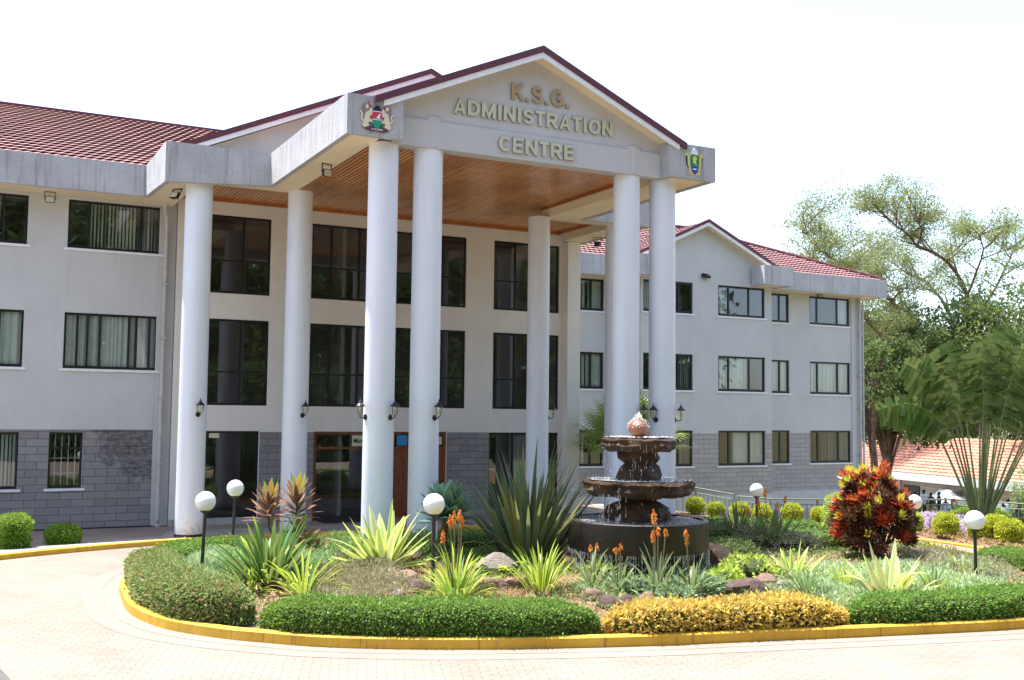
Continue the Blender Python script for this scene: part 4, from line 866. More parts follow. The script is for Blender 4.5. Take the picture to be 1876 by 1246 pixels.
# ------------------------------------------------------------------ foliage helpers
RNG = np.random.default_rng(11)
def leaf_quads(P, size, Nrm=None, aspect=.5, align=.0, droop=0.0, var=.35):
    """one small folded diamond leaf at each point"""
    n = len(P); d = RNG.normal(size=(n, 3)); 
    if Nrm is not None: d = d*(1-align)+Nrm*align*1.6
    d[:, 2] -= droop; d /= np.linalg.norm(d, axis=1)[:, None]+1e-9
    q = RNG.normal(size=(n, 3)); s_ = np.cross(d, q); s_ /= np.linalg.norm(s_, axis=1)[:, None]+1e-9
    L_ = size*(1+var*RNG.uniform(-1, 1, n))[:, None]; W_ = L_*aspect*.5; nn = np.cross(d, s_)
    V = np.stack([P, P+d*L_*.5+s_*W_+nn*W_*.4, P+d*L_, P+d*L_*.5-s_*W_+nn*W_*.4], 1); return V
def hedge(name, line, w, h, mat, label, cat='hedge', dens=1500, leaf=.045, zf=None, flowers=None, group=None, rough_=.05, kind=None, aspect=.55):
    """clipped hedge along a plan polyline: dark twig core with a shell of leaves"""
    zf = zf or (lambda x, y: soil(x, y)); n = len(line); tan = []
    for i in range(n):
        t_ = (line[min(i+1, n-1)]-line[max(i-1, 0)]); t_.z = 0; tan.append(t_.normalized())
    mb = MB(); prof = [(-.46, 0), (-.5, .25), (-.49, .75), (-.38, .96), (0, 1.02), (.38, .96), (.49, .75), (.5, .25), (.46, 0)]
    def pt(i, a, b, k=1.0):
        p = line[i]; nr = Vector((-tan[i].y, tan[i].x, 0)); wv = 1+rough_*math.sin(i*.9)+rough_*.7*math.sin(i*.37+2)
        e = min(1, (min(i, n-1-i)+.4)/3.0)**.5; return p+nr*(a*w*k*wv*e)+Vector((0, 0, zf(p.x, p.y)+b*h*k*(.35+.65*e)*(1+rough_*.8*math.sin(i*.61+1))))
    rows = [[pt(i, a, b, .90) for a, b in prof] for i in range(n)]; mb.grid(rows)
    mb.face(rows[0]); mb.face(rows[-1])
    ln = sum((line[i+1]-line[i]).length for i in range(n-1)); per = w*.9+2*h; N_ = int(dens*per*ln)
    ii = RNG.uniform(0, n-1.001, N_); uu = RNG.uniform(0, len(prof)-1.001, N_); pr = np.array(prof)
    seg = np.hypot(*(np.diff(pr, axis=0)*[w, h]).T); cum = np.concatenate([[0], np.cumsum(seg)]); uq = RNG.uniform(0, cum[-1]*.9999, N_); k_i = np.searchsorted(cum, uq, 'right')-1; fr = (uq-cum[k_i])/seg[k_i]
    PR = np.array([[list(pt(i, a, b, 1.0)) for a, b in prof] for i in range(n)]); i0 = ii.astype(int); fi = (ii-i0)[:, None]
    a_ = PR[i0, k_i]*(1-fr[:, None])+PR[i0, k_i+1]*fr[:, None]; b_ = PR[i0+1, k_i]*(1-fr[:, None])+PR[i0+1, k_i+1]*fr[:, None]; P = a_*(1-fi)+b_*fi
    C = np.array([[p.x, p.y, zf(p.x, p.y)+h*.4] for p in line]); cc = C[i0]*(1-fi)+C[i0+1]*fi
    Nn = P-cc; Nn /= np.linalg.norm(Nn, axis=1)[:, None]+1e-9; depth = (RNG.uniform(-.07, .03, N_)+(RNG.uniform(size=N_) < .06)*RNG.uniform(0, .10, N_))[:, None]; P = P+Nn*depth
    keep = RNG.uniform(size=N_) < np.clip(.55+.9*((P[:, 2]-cc[:, 2]+h*.4)/h), .35, 1); P, Nn = P[keep], Nn[keep]
    mats = [M['core'], mat]; mi = np.ones(len(P), int)
    if flowers: mats.append(flowers[0]); mi[RNG.uniform(size=len(P)) < flowers[1]] = 2
    # end caps
    for e_i, sg in ((0, -1), (n-1, 1)):
        m_ = int(dens*w*h); yy = RNG.uniform(-.48, .48, m_); zz = RNG.uniform(.05, .95, m_); t_ = tan[e_i]*sg
        pts = np.array([list(pt(e_i, a*.95, b*.93)+t_*random.uniform(-.05, .10)*(1-abs(a))) for a, b in zip(yy, zz)]); P = np.concatenate([P, pts]); Nn = np.concatenate([Nn, np.tile(list(t_), (m_, 1))]); mi = np.concatenate([mi, np.ones(m_, int)])
    mb.quads(leaf_quads(P, leaf, Nn, aspect, .45), mi)
    return tag(mb.build(name, mats), label, cat, group, kind)
def clump(name, c, r, hz, mat, label, cat='shrub', n=900, leaf=.05, group=None, kind=None, core=True, flowers=None, stem=0, flat=1.0, parent=None, power=.33, squash=2.6):
    """rounded bush: superellipsoid core and leaves through the shell; c = base centre"""
    mb = MB(); zc = c[2]+stem+hz*.5
    if core:
        mb.sphere((c[0], c[1], zc), r*.80, 0, 12, 8, hz*.5/r)
    if stem: mb.tube([(c[0], c[1], c[2]-.05), (c[0]+.02, c[1], zc)], .025, 6)
    D = RNG.normal(size=(n, 3)); D /= np.linalg.norm(D, axis=1)[:, None]
    e = (np.abs(D)**squash).sum(1)**(-1/squash); D2 = D*e[:, None]
    lump = 1+.06*np.sin(D[:, 0]*7+c[0]*3)*np.cos(D[:, 1]*6+c[1])+.05*np.sin(D[:, 2]*9)
    P = np.array([c[0], c[1], zc])+D2*np.array([r, r, hz*.5])*(RNG.uniform(.80, 1.03, n)*lump)[:, None]
    mats = [M['core'], mat]; mi = np.ones(n, int)
    if flowers: mats.append(flowers[0]); mi[RNG.uniform(size=n) < flowers[1]] = 2
    mb.quads(leaf_quads(P, leaf, D, .55, .45), mi); o = mb.build(name, mats, parent)
    if parent is None: tag(o, label, cat, group, kind)
    return o
def blade(mb, base, az, tilt, L_, W_, droop=.5, m=0, seg=7, fold=.25, prof='lance', twist=0, kink=None):
    """strap leaf with a folded section; tilt from vertical, droop added towards the tip"""
    p = Vector(base); rows = []; az0 = az
    for i in range(seg+1):
        t_ = i/seg; th = tilt+droop*t_**1.8+(kink[1] if kink and t_ > kink[0] else 0); d = Vector((math.sin(th)*math.cos(az), math.sin(th)*math.sin(az), math.cos(th)))
        if i: p = p+d*(L_/seg)
        s_ = Vector((-math.sin(az+twist*t_), math.cos(az+twist*t_), 0)); up = d.cross(s_)
        if prof == 'lance': w = W_*(.45+.55*math.sin(min(1, t_*1.7+.0)*math.pi/2))*(1-t_**3.2) if t_ < 1 else 0
        elif prof == 'strap': w = W_*(.8+.2*t_)*(1-t_**5)
        else: w = W_*math.sin(math.pi*(t_*.93+.05))**.7
        w = max(w, W_*.02)*.5
        rows.append([p-s_*w-up*(w*fold), p, p+s_*w-up*(w*fold)] if fold >= 0 else [p-s_*w, p, p+s_*w])
    mb.grid(rows, m)
    return rows
def tuft(name, c, n, L_, W_, t0, t1, droop, mats, label, cat='plant', seed=0, mix_=None, prof='lance', base_r=.06, fold=-.45, lv=.25, group=None, az=None, stalks=None, kind=None):
    rnd = random.Random(seed+17); mb = MB(); mats = list(mats)+[M['straw']]
    for i in range(n):
        f = i/n; ti = t0+(t1-t0)*f**.8+rnd.uniform(-.08, .08); a = i*2.39996+rnd.uniform(-.3, .3) if az is None else rnd.uniform(*az)
        l = L_*(1-.25*f)*(1+rnd.uniform(-lv, lv*.5)); b = (c[0]+base_r*math.cos(a)*(.3+f), c[1]+base_r*math.sin(a)*(.3+f), c[2]-.03)
        m = 0
        if mix_:
            u = rnd.random(); acc = 0
            for k, pz in enumerate(mix_):
                acc += pz
                if u < acc: m = k; break
        dd = droop*rnd.uniform(.5, 1.4)
        if f > .6 and rnd.random() < .13: m = len(mats)-1; dd += .9; l *= .8
        elif rnd.random() < .10: dd += rnd.uniform(.5, 1.2)
        blade(mb, b, a, max(.02, ti), l, W_*rnd.uniform(.7, 1.2), dd, m, 7, fold, prof, rnd.uniform(-.4, .4))
    if stalks is None: return tag(mb.build(name, mats, smooth=True), label, cat, group, kind)
    t = thing(name, label, cat, tuple(c), group); mb.build('leaves', mats, t, smooth=True)
    for (dx, dy, h, ln, kind_) in stalks:
        s_ = MB(); p0 = Vector((c[0]+dx*.3, c[1]+dy*.3, c[2])); p1 = Vector((c[0]+dx, c[1]+dy, c[2]+h)); s_.tube([p0, p0.lerp(p1, .5)+Vector((0, 0, .02)), p1], [.014, .011, .009], 6)
        fs = s_.build('flower_stalk', M['stalk'], t); f_ = MB()
        k_ = 60 if kind_ == 'poker' else 34
        pts = []
        for q in range(k_):
            u = q/k_; rr = ln*(.22*math.sin(math.pi*min(1, u*1.05+.08))+.03); a = q*2.4; pts.append((p1.x+rr*math.cos(a)*.55, p1.y+rr*math.sin(a)*.55, p1.z-ln*.45+ln*u))
        P = np.array(pts); D = P-np.array([p1.x, p1.y, 0])*[1, 1, 0]-np.array([0, 0, 1])*P[:, 2:3]; D[:, 2] = -.12
        f_.quads(leaf_quads(P, .055 if kind_ == 'poker' else .07, D/np.linalg.norm(D, axis=1)[:, None], .5, .7)); f_.build('flower_head', M['orange_fl'], fs)
    return t

# ------------------------------------------------------------------ island hedges
def isl_seg(p0, p1, d=.52):
    """run of the outline from near p0 to near p1, set in from the kerb"""
    ins = inset(isl, d); a = min(range(len(isl)), key=lambda i: (isl[i].x-p0[0])**2+(isl[i].y-p0[1])**2); b = min(range(len(isl)), key=lambda i: (isl[i].x-p1[0])**2+(isl[i].y-p1[1])**2)
    out = []; i = a
    while True:
        out.append(Vector((ins[i].x, ins[i].y, 0)))
        if i == b: break
        i = (i+1) % len(isl)
    return out
hedge('hedge', isl_seg((3.15, 23.2), (3.95, 17.45), .60), .95, .66, M['h_red'], 'red tipped grey green hedge curving round the left end of the island', leaf=.06, dens=2000, flowers=(M['flower_p'], .02), rough_=.04)
hedge('hedge', isl_seg((4.25, 17.05), (9.0, 14.45), .55), .9, .52, M['h_green'], 'long clipped dark green hedge at the front, left of the golden hedge', leaf=.052, dens=2300, flowers=(M['flower_v'], .0012), rough_=.045)
hedge('hedge', isl_seg((9.3, 14.3), (13.2, 13.33), .50), .8, .46, M['h_gold'], 'golden yellow hedge in the middle of the front kerb', leaf=.085, dens=1300, rough_=.09, aspect=.45)
hedge('hedge', isl_seg((13.5, 13.28), (19.3, 12.85), .55), .85, .47, M['h_green'], 'long clipped dark green hedge at the front, right of the golden hedge', leaf=.055, dens=2000, rough_=.045)
hedge('hedge', isl_seg((19.6, 12.9), (21.3, 13.8), .6), .95, .62, M['h_grey'], 'grey green hedge at the right front corner of the island', leaf=.06, dens=1400)
hedge('hedge', isl_seg((21.6, 14.1), (23.3, 18.3), .6), .85, .42, M['h_green'], 'green hedge along the right hand kerb by the side lane', leaf=.055, dens=1400)
hedge('hedge', isl_seg((6.6, 25.6), (3.5, 24.0), .55), .85, .42, M['h_green'], 'low green hedge along the back left kerb, behind the globe lamps', leaf=.06, dens=1400)
hedge('hedge', isl_seg((14.0, 24.9), (8.3, 25.3), .5), .8, .45, M['h_green'], 'low green hedge in the shade of the porch behind the fountain', leaf=.07, dens=600)
hedge('hedge', isl_seg((23.3, 24.0), (18.5, 25.7), .55), .8, .40, M['h_green'], 'low green hedge at the back right of the island near the railing', leaf=.07, dens=600)

# ------------------------------------------------------------------ globe lamps
for x, y, zc_, lean, lb in [(4.53, 21.94, -1.81, -.02, 'globe lamp above the red tipped hedge, leftmost'), (6.01, 25.8, -1.84, -.02, 'globe lamp in front of the tall dark window by the left columns'), (7.92, 18.38, -1.68, .0, 'globe lamp at the front of the island beside the orange pokers'),
                           (21.3, 25.3, -2.19, .0, 'globe lamp in front of the right wing beside the railing'), (23.22, 21.12, -2.27, .0, 'globe lamp immediately right of the red croton'), (18.61, 15.37, -2.07, .0, 'globe lamp near the right edge of the picture')]:
    z0 = soil(x, y)-.02; t = thing('globe_lamp', lb, 'lamp', (x, y, z0), 'globe lamps on black posts')
    MB().tube([(x+lean*2, y, z0), (x, y, zc_-.20)], .035, 12).build('post', M['pole'], t)
    smooth_angle(MB().lathe([(.03,-.24),(.09,-.205),(.10,-.185),(.10,-.16)], (x, y, zc_), 18).build('collar', M['pole'], t))
    MB().sphere((x, y, zc_), .2, 0, 28, 18).build('globe', M['globe'], t, smooth=True)

# ------------------------------------------------------------------ fountain
FX, FY = 12.84, 19.01
def FZ(py, d=22.5): return -(py-760)*d/F
ft = thing('fountain', 'three tier stone fountain with a terracotta ball on top', 'fountain', (FX, FY, -3.3))
def jag(amp, ph, k=5): return lambda j, z: 1+amp*math.sin(j*1.7+ph+z*k)+amp*.6*math.sin(j*.9+ph*2-z*k*1.7)
mb = MB(); mb.lathe([(1.18,-.9),(1.20,-.62),(1.44,-.60),(1.46,-.56),(1.46,-.02),(1.44,0),(1.34,0),(1.32,-.06),(.1,-.07)], (FX, FY, FZ(950)), 64, 0)
smooth_angle(mb.build('basin', M['basin'], ft), 35)
smooth_angle(MB().lathe([(1.05,-1.0),(1.08,-.6)], (FX, FY, FZ(950)), 40).build('basin_wall', M['wetrock'], ft))
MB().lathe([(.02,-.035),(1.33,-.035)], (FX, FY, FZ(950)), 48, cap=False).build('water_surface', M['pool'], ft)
def rocky(prof, cx_, cy_, z0, name, mat, seg=26, amp=.08, ph=0, sx=1.0):
    mb = MB(); mb.lathe(prof, (0, 0, 0), seg, 0, True, jag(amp, ph)); rn = random.Random(int(ph*10)+3)
    mb.v = [(cx_+v[0]*sx+rn.uniform(-1, 1)*.026, cy_+v[1]+rn.uniform(-1, 1)*.026, z0+v[2]+rn.uniform(-1, 1)*.020) for v in mb.v]
    return smooth_angle(mb.build(name, mat, ft), 32)
z1 = FZ(950); z2 = FZ(880); z3 = FZ(803)
rocky([(.60,-.05),(.66,.12),(.60,.24),(.42,.34),(.30,.38),(.42,.44),(.52,.54),(.50,.64),(.40,.70)], FX, FY, z1, 'lower_pedestal', M['wetrock'], 20, .14, 1)
rocky([(.5,-.33),(.92,-.32),(1.06,-.27),(1.13,-.20),(1.10,-.12),(1.15,-.05),(1.12,0),(.2,.005)], FX, FY, z2, 'middle_basin', M['wetrock'], 48, .042, 2)
rocky([(.46,-.02),(.47,.10),(.36,.30),(.30,.36),(.42,.46),(.40,.60),(.34,.68)], FX, FY, z2, 'upper_pedestal', M['wetrock'], 18, .13, 4)
rocky([(.4,-.26),(.64,-.27),(.74,-.22),(.79,-.15),(.77,-.09),(.78,-.03),(.70,0),(.1,.0)], FX, FY, z3, 'top_basin', M['wetrock'], 44, .030, 6)
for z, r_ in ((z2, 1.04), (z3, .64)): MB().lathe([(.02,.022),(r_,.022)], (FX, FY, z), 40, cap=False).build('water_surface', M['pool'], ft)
MB().sphere((FX, FY, z3+.20), .205, 0, 22, 14).build('ball', M['terracotta'], ft, smooth=True)
mb = MB(); rn = random.Random(5)
def drop(p, r_, st=1.0): mb.lathe([(1e-4,-r_*st),(r_,0),(1e-4,r_*st)], p, 5, cap=False)
def fall(r0, z0, zb, n, out=.05, w=.006, gap=.3, arc=None):
    for i in range(n):
        a = rn.uniform(*(arc or (0, 2*math.pi))); z = z0
        rr = r0+rn.uniform(-.01, out)
        while z > zb:
            l = rn.uniform(.03, .16); mb.tube([(FX+rr*math.cos(a), FY+rr*math.sin(a), z), (FX+rr*math.cos(a), FY+rr*math.sin(a), max(zb, z-l))], w*rn.uniform(.4, 1), 4, cap=False); z -= l+rn.uniform(.02, gap)
fall(.76, z3-.12, z2, 26, .03, .0028, .5); fall(1.13, z2-.1, z1, 20, .03, .0026, .6); fall(1.45, z1-.60, -3.25, 300, .02, .0035, .10)
fall(1.08, z2-.25, z1-.05, 14, .06, .004, .2, (3.3, 3.9)); fall(.40, z3-.2, z2+.05, 22, .1, .003, .3)
for i in range(200):
    a = rn.uniform(0, 6.28); rr = rn.choice((.78, 1.14, 1.3, .5))*rn.uniform(.75, 1.12); z = rn.uniform(z1, z3+.05); drop((FX+rr*math.cos(a), FY+rr*math.sin(a), z), rn.uniform(.004, .009))
tag(mb.build('falling_water', M['water'], ft), kind='stuff')
mb = MB()
for i in range(520):   # foam over the ball and splashes on the rims
    if i < 210:
        th = rn.uniform(0, 1.45)**1.0; a = rn.uniform(0, 6.28); r_ = .215+rn.uniform(0, .03); p = (FX+r_*math.sin(th)*math.cos(a), FY+r_*math.sin(th)*math.sin(a), z3+.20+r_*math.cos(th)); drop(p, rn.uniform(.004, .011), 1.6)
    elif i < 260: p = (FX+rn.gauss(0, .035), FY+rn.gauss(0, .035), z3+.42+abs(rn.gauss(0, .05))); drop(p, rn.uniform(.008, .02), 1.8)
    elif i < 390: a = rn.uniform(0, 6.28); r_ = rn.uniform(.2, .74); drop((FX+r_*math.cos(a), FY+r_*math.sin(a), z3+.03), rn.uniform(.008, .02), .5)
    else: a = rn.uniform(0, 6.28); r_ = rn.uniform(.4, 1.1); drop((FX+r_*math.cos(a), FY+r_*math.sin(a), z2+.03), rn.uniform(.006, .016), .5)
for i in range(200): a = rn.uniform(0, 6.28); r_ = rn.uniform(.6, 1.3); drop((FX+r_*math.cos(a), FY+r_*math.sin(a), z1-.03), rn.uniform(.006, .016), .5)
tag(mb.build('foam', M['em_white'], ft), kind='stuff')

# ------------------------------------------------------------------ island plants
def S3(x, y): return (x, y, soil(x, y))
def pl(px, py, z=-3.3): p = onz(px, py, z); return (p.x, p.y, soil(p.x, p.y))
tuft('lily_clump', S3(5.45, 20.4), 150, 1.28, .10, .08, .98, .35, [M['strap_dark'], M['strap_lime']], 'large clump of dark green strap leaves under the bronze cordylines', seed=1, mix_=(.88, .12), prof='strap', base_r=.35, lv=.3)
tuft('strap_leaf_clump', pl(455, 1082), 46, .75, .05, .2, 1.25, .7, [M['strap_lime']], 'low lime yellow strap clump behind the red tipped hedge', seed=2, prof='strap', base_r=.22)
tuft('strap_leaf_clump', pl(556, 1093), 70, .98, .05, .08, 1.2, .8, [M['strap_lime'], M['strap_dark']], 'upright lime yellow strap clump over the gap between the two left hedges', seed=3, mix_=(.7, .3), prof='strap', base_r=.2)
tuft('variegated_furcraea', pl(703, 1050), 36, 1.45, .25, .08, 1.35, .22, [M['furcraea'], M['furc_pale']], 'big yellow edged spiky rosette in front of the middle columns', seed=4, mix_=(.75, .25), base_r=.14, fold=.35, lv=.15)
tuft('red_hot_poker', pl(836, 1102), 120, 1.02, .045, .04, 1.15, .65, [M['strap_lime'], M['strap_dark']], 'lime grass clump with orange poker flowers beside the front globe lamp', seed=5, mix_=(.78, .22), prof='strap', base_r=.2,
     stalks=[(-.12, .05, 1.38, .2, 'poker'), (-.02, .1, 1.42, .24, 'poker'), (.06, .05, 1.46, .2, 'poker'), (-.30, -.05, 1.12, .2, 'poker'), (.14, .1, 1.36, .14, 'poker')])
tuft('strap_leaf_clump', pl(992, 1090), 80, .96, .045, .03, .75, .5, [M['strap_lime'], M['strap_dark']], 'upright lime grass clump left of the fountain base', seed=6, mix_=(.8, .2), prof='strap', base_r=.22)
tuft('bird_nest_clump', pl(912, 1062), 22, .62, .12, .3, 1.2, 1.0, [M['strap_lime']], 'broad curling yellow leaves between the two lime grass clumps', seed=7, prof='wide', base_r=.1)
tuft('dwarf_flax', (12.6, 23.4, soil(12.6, 23.4)+.05), 60, 1.0, .05, .1, 1.1, .25, [M['phormium'], M['phor_purple']], 'small dark spiky clump in the shade behind the tall flax', seed=8, mix_=(.6, .4), base_r=.2)
tuft('giant_flax', S3(11.25, 20.9), 170, 2.5, .11, .02, .72, .22, [M['phormium'], M['phor_old']], 'tall dark grey green flax fan just left of the fountain', seed=9, mix_=(.93, .07), base_r=.40, lv=.3, fold=.2)
tuft('variegated_furcraea', pl(1628, 1095), 34, 1.10, .23, .08, 1.38, .22, [M['furc_pale'], M['furcraea']], 'pale yellow spiky rosette in front of the red croton', seed=10, mix_=(.65, .35), base_r=.12, fold=.35, lv=.15)
tuft('variegated_furcraea', S3(14.9, 16.6), 30, .9, .14, .15, 1.25, .3, [M['furcraea'], M['furc_pale']], 'smaller yellow spiky rosette rising above a dark green tuft', seed=11, mix_=(.6, .4), base_r=.1, fold=.3)
tuft('lily_clump', pl(1480, 1092), 55, .62, .05, .1, 1.1, .7, [M['strap_dark'], M['aloe']], 'dark green grassy tuft at the foot of the smaller yellow rosette', seed=12, mix_=(.7, .3), prof='strap', base_r=.14)
for i, (px, py, sc_, st_, lb) in enumerate([(1085, 1083, 1.0, [(-.05, 0, .75, .10, 'aloe'), (.10, 0, .78, .1, 'aloe')], 'leggy aloe with two small orange flowers left of the fountain front'), (1135, 1092, .8, [(-.08, 0, .78, .1, 'aloe'), (.05, .05, .84, .10, 'aloe')], 'small aloe with orange buds directly below the basin edge'),
        (1206, 1094, 1.15, [(-.10, 0, 1.42, .26, 'aloe'), (-.12, 0, 1.08, .18, 'aloe'), (.0, .02, 1.16, .14, 'aloe'), (.16, 0, 1.14, .1, 'aloe')], 'largest aloe with a tall bright orange flower spike in front of the fountain'), (1268, 1094, 1.0, [(-.14, 0, 1.14, .14, 'aloe'), (-.12, 0, 1.0, .12, 'aloe')], 'aloe with a short orange spike at the right front of the fountain')]):
    tuft('aloe', pl(px, py), 36, .85*sc_, .075, .05, 1.2, .55, [M['aloe']], lb, seed=20+i, base_r=.08, fold=.3, group='aloes before the fountain', stalks=st_)
tuft('aloe', S3(18.9, 16.0), 40, .62, .06, .1, 1.3, .4, [M['aloe'], M['furcraea']], 'grey green aloe tuft beside the globe lamp at the right', seed=30, mix_=(.6, .4), base_r=.25)
tuft('strap_leaf_clump', pl(1712, 1088), 46, .72, .05, .1, 1.1, .5, [M['strap_dark'], M['strap_lime']], 'green strap clump right of the pale yellow rosette', seed=31, mix_=(.6, .4), prof='strap', base_r=.16)
tuft('strap_leaf_clump', pl(1548, 1080), 24, .6, .045, .1, .7, .4, [M['strap_lime']], 'thin bright green shoots left of the pale yellow rosette', seed=32, prof='strap', base_r=.12)
tuft('strap_leaf_clump', pl(1775, 1075), 34, .45, .05, .2, 1.3, .6, [M['furc_pale'], M['aloe']], 'low cream striped tuft at the foot of the right globe lamp', seed=33, mix_=(.5, .5), base_r=.2)
tuft('dwarf_flax', pl(1352, 1000), 60, 1.15, .055, .05, 1.0, .2, [M['phor_purple'], M['phormium']], 'dark purple flax behind the fountain near the yellow balls', seed=34, mix_=(.6, .4), base_r=.2)
tuft('cordyline', (20.2, 25.2, soil(20.2, 25.2)), 26, .75, .075, .1, 1.1, .3, [M['cord_red'], M['phor_purple']], 'low maroon cordyline between two yellow balls by the railing', seed=35, mix_=(.6, .4), base_r=.08)
tuft('strelitzia', S3(18.0, 20.9), 50, 1.0, .14, .1, 1.15, .25, [M['phormium'], M['strap_dark']], 'bird of paradise plant with orange flowers above grey green leaves', seed=36, mix_=(.6, .4), prof='wide', base_r=.3, fold=.3,
     stalks=[(-.35, 0, 1.1, .16, 'aloe'), (-.05, .1, 1.32, .2, 'aloe'), (.25, 0, 1.0, .16, 'aloe'), (.5, 0, 1.15, .18, 'aloe'), (-.6, .1, .9, .15, 'aloe')])
# agave on its trunk
ag = thing('agave', 'blue green agave rosette on a short trunk behind the front globe lamp', 'agave', (9.65, 21.7, -3.3))
MB().tube([(9.65, 21.7, -3.3), (9.6, 21.75, -2.7), (9.65, 21.7, -2.25)], [.10, .085, .08], 10).build('trunk', M['bark'], ag)
mb = MB()
for i in range(40): blade(mb, (9.65, 21.7, -2.28+.004*i), i*2.4, 1.75-1.55*(i/40)**.9, .72, .27, .2, 0, 7, .4, 'wide')
mb.build('leaves', M['agave'], ag, smooth=True)
# cordylines
co = thing('cordyline', 'tall bronze and orange cordyline with several leafy heads before the second column', 'cordyline', (6.6, 23.2, -3.3))
heads = [((6.25, 23.6), -2.45, -1.95, 1), ((6.72, 23.1), -2.35, -1.78, 2), ((6.75, 22.9), -3.0, -2.62, 3), ((7.0, 22.7), -3.2, -3.0, 4)]
mb = MB()
for (x, y), zb_, zt_, s_ in heads: mb.tube([(6.6, 23.2, -3.35), (x, y, zb_-.1), (x, y, zt_)], [.03, .022, .018], 7)
mb.build('trunk', M['bark'], co)
for (x, y), zb_, zt_, s_ in heads:
    mb = MB(); rnd = random.Random(s_); n = 38 if s_ < 3 else 20
    for i in range(n):
        f = i/n; z = zb_+(zt_-zb_)*f; m = 0 if f < .78 else (1 if rnd.random() < .5 else 2)
        blade(mb, (x, y, z), i*2.4+rnd.uniform(-.3, .3), 1.35-1.15*f, .62-.12*f, .12, .5*(1-f), m, 6, .3, 'wide')
    mb.build('leaf_head', [M['cord_red'], M['cord_or'], M['cord_gr']], co, smooth=True)
# croton
cr = thing('croton', 'large red and maroon croton bush with yellow tips', 'shrub', (19.0, 18.4, -3.3))
rnd = random.Random(3); mb = MB(); tips = []
for i in range(250):
    th = math.acos(rnd.uniform(-.45, 1)); a = rnd.uniform(0, 6.283); k = rnd.uniform(.72, 1.0)
    tips.append((18.93+.88*k*math.sin(th)*math.cos(a), 18.4+.88*k*math.sin(th)*math.sin(a), -2.36+1.05*k*math.cos(th)+rnd.uniform(-.16, .16)+.18*math.sin(a*3)))
for t_ in tips[:70]:
    mb.tube([(19.0+rnd.uniform(-.12, .12), 18.4+rnd.uniform(-.12, .12), -3.35), (19.0+(t_[0]-19.0)*.35, 18.4+(t_[1]-18.4)*.35, -2.9), t_], [.02, .014, .007], 5, cap=False)
mb.build('stems', M['bark'], cr)
mb = MB()
for t_ in tips:
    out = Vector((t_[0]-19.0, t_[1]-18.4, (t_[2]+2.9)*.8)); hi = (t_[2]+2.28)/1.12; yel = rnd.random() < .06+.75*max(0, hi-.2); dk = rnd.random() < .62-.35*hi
    n = 22
    for j in range(n):
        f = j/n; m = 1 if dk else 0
        if yel and f > .62: m = 2
        a = j*2.4; tl = 1.5-1.25*f; D = out.normalized(); b1 = D.cross(Vector((.3, .2, 1))).normalized(); b2 = D.cross(b1)
        d_ = (D*math.cos(tl)+(b1*math.cos(a)+b2*math.sin(a))*math.sin(tl)).normalized(); s_ = d_.cross(D).normalized() if d_.cross(D).length > .01 else b1
        p = Vector(t_)+D*(f*.14-.12); l = .20*rnd.uniform(.8, 1.2); w = .040
        nn = d_.cross(s_)*w*.5
        mb.quads(np.array([[p, p+d_*l*.5+s_*w+nn, p+d_*l, p+d_*l*.5-s_*w+nn]]), m)
mb.build('foliage', [M['crot_red'], M['crot_dk'], M['crot_yel']], cr)
# other bushes on the island
clump('shrub', S3(22.9, 23.6), .46, 1.25, M['lime'], 'rounded pale lime shrub just left of the red croton', n=1500, leaf=.075)
for px, py, r_, h_, lb in [(1375, 1068, .52, .50, 'mound of lime green leaves right of the fountain foot'), (1330, 1075, .30, .30, 'small lime green mound against the dark wet rock'), (1112, 1062, .42, .34, 'pale yellow leafed mound left of the fountain foot'), (1215, 1062, .30, .30, 'lime leafed tuft hidden behind the largest aloe'), (1545, 1010, .45, .55, 'bright green shrub at the foot of the red croton')]:
    c = pl(px, py); clump('shrub', (c[0], c[1], c[2]-.06), r_, h_, M['lime'], lb, n=420, leaf=.11, core=True)
for px, py, r_, h_, mt, lb in [(1225, 1098, .45, .34, 'h_grey', 'grey green bush at the feet of the aloes'), (1160, 1092, .35, .30, 'h_grey', 'small grey green bush left of the largest aloe'), (1300, 1090, .38, .34, 'h_grey', 'grey green bush right of the aloes'), (1290, 1000, .7, .45, 'darktree', 'dark green mound behind the fountain basin on the right'),
        (1330, 1035, .5, .42, 'midtree', 'mid green bush between the fountain and the purple flax'), (1440, 1010, .65, .30, 'cover_m', 'brownish heath mound below the bird of paradise plant'), (1395, 1005, .6, .35, 'phm', 'dusky purple mound in front of the rear globe lamp')]:
    c = pl(px, py); kk = 1.3 if py < 1050 else .9; clump('shrub', (c[0], c[1], c[2]-.06), r_*kk, h_*kk, M['cover_m'] if mt == 'phm' else M[mt], lb, n=1700, leaf=.07)
# ground covers (uncountable)
def cover(name, poly_px, z, mat, label, n, leaf, h, cat='ground cover', align=.55):
    P = [onz(a, b, z) for a, b in poly_px]; poly = [(p.x, p.y) for p in P]; xs_ = [p[0] for p in poly]; ys_ = [p[1] for p in poly]; pts = []
    rn = random.Random(len(label))
    while len(pts) < n:
        x, y = rn.uniform(min(xs_), max(xs_)), rn.uniform(min(ys_), max(ys_))
        if in_poly(poly, x, y) and in_isl(x, y):
            x += rn.gauss(0, .16); y += rn.gauss(0, .22)
            hh = h*(.55+.45*math.sin(x*3.1+y*1.7)*math.sin(y*2.3-x))
            if in_isl(x, y) and math.sin(x*2.3+1.3*math.sin(y*1.9))+math.sin(y*3.1+x)+rn.gauss(0, .5) > -1.25: pts.append((x, y, soil(x, y)+rn.uniform(0, max(.03, hh))))
    P_ = np.array(pts); U = np.tile([0, 0, 1.0], (n, 1)); mb = MB(); mb.quads(leaf_quads(P_, leaf, U, .35, align)); return tag(mb.build(name, mat), label, cat, None, 'stuff')
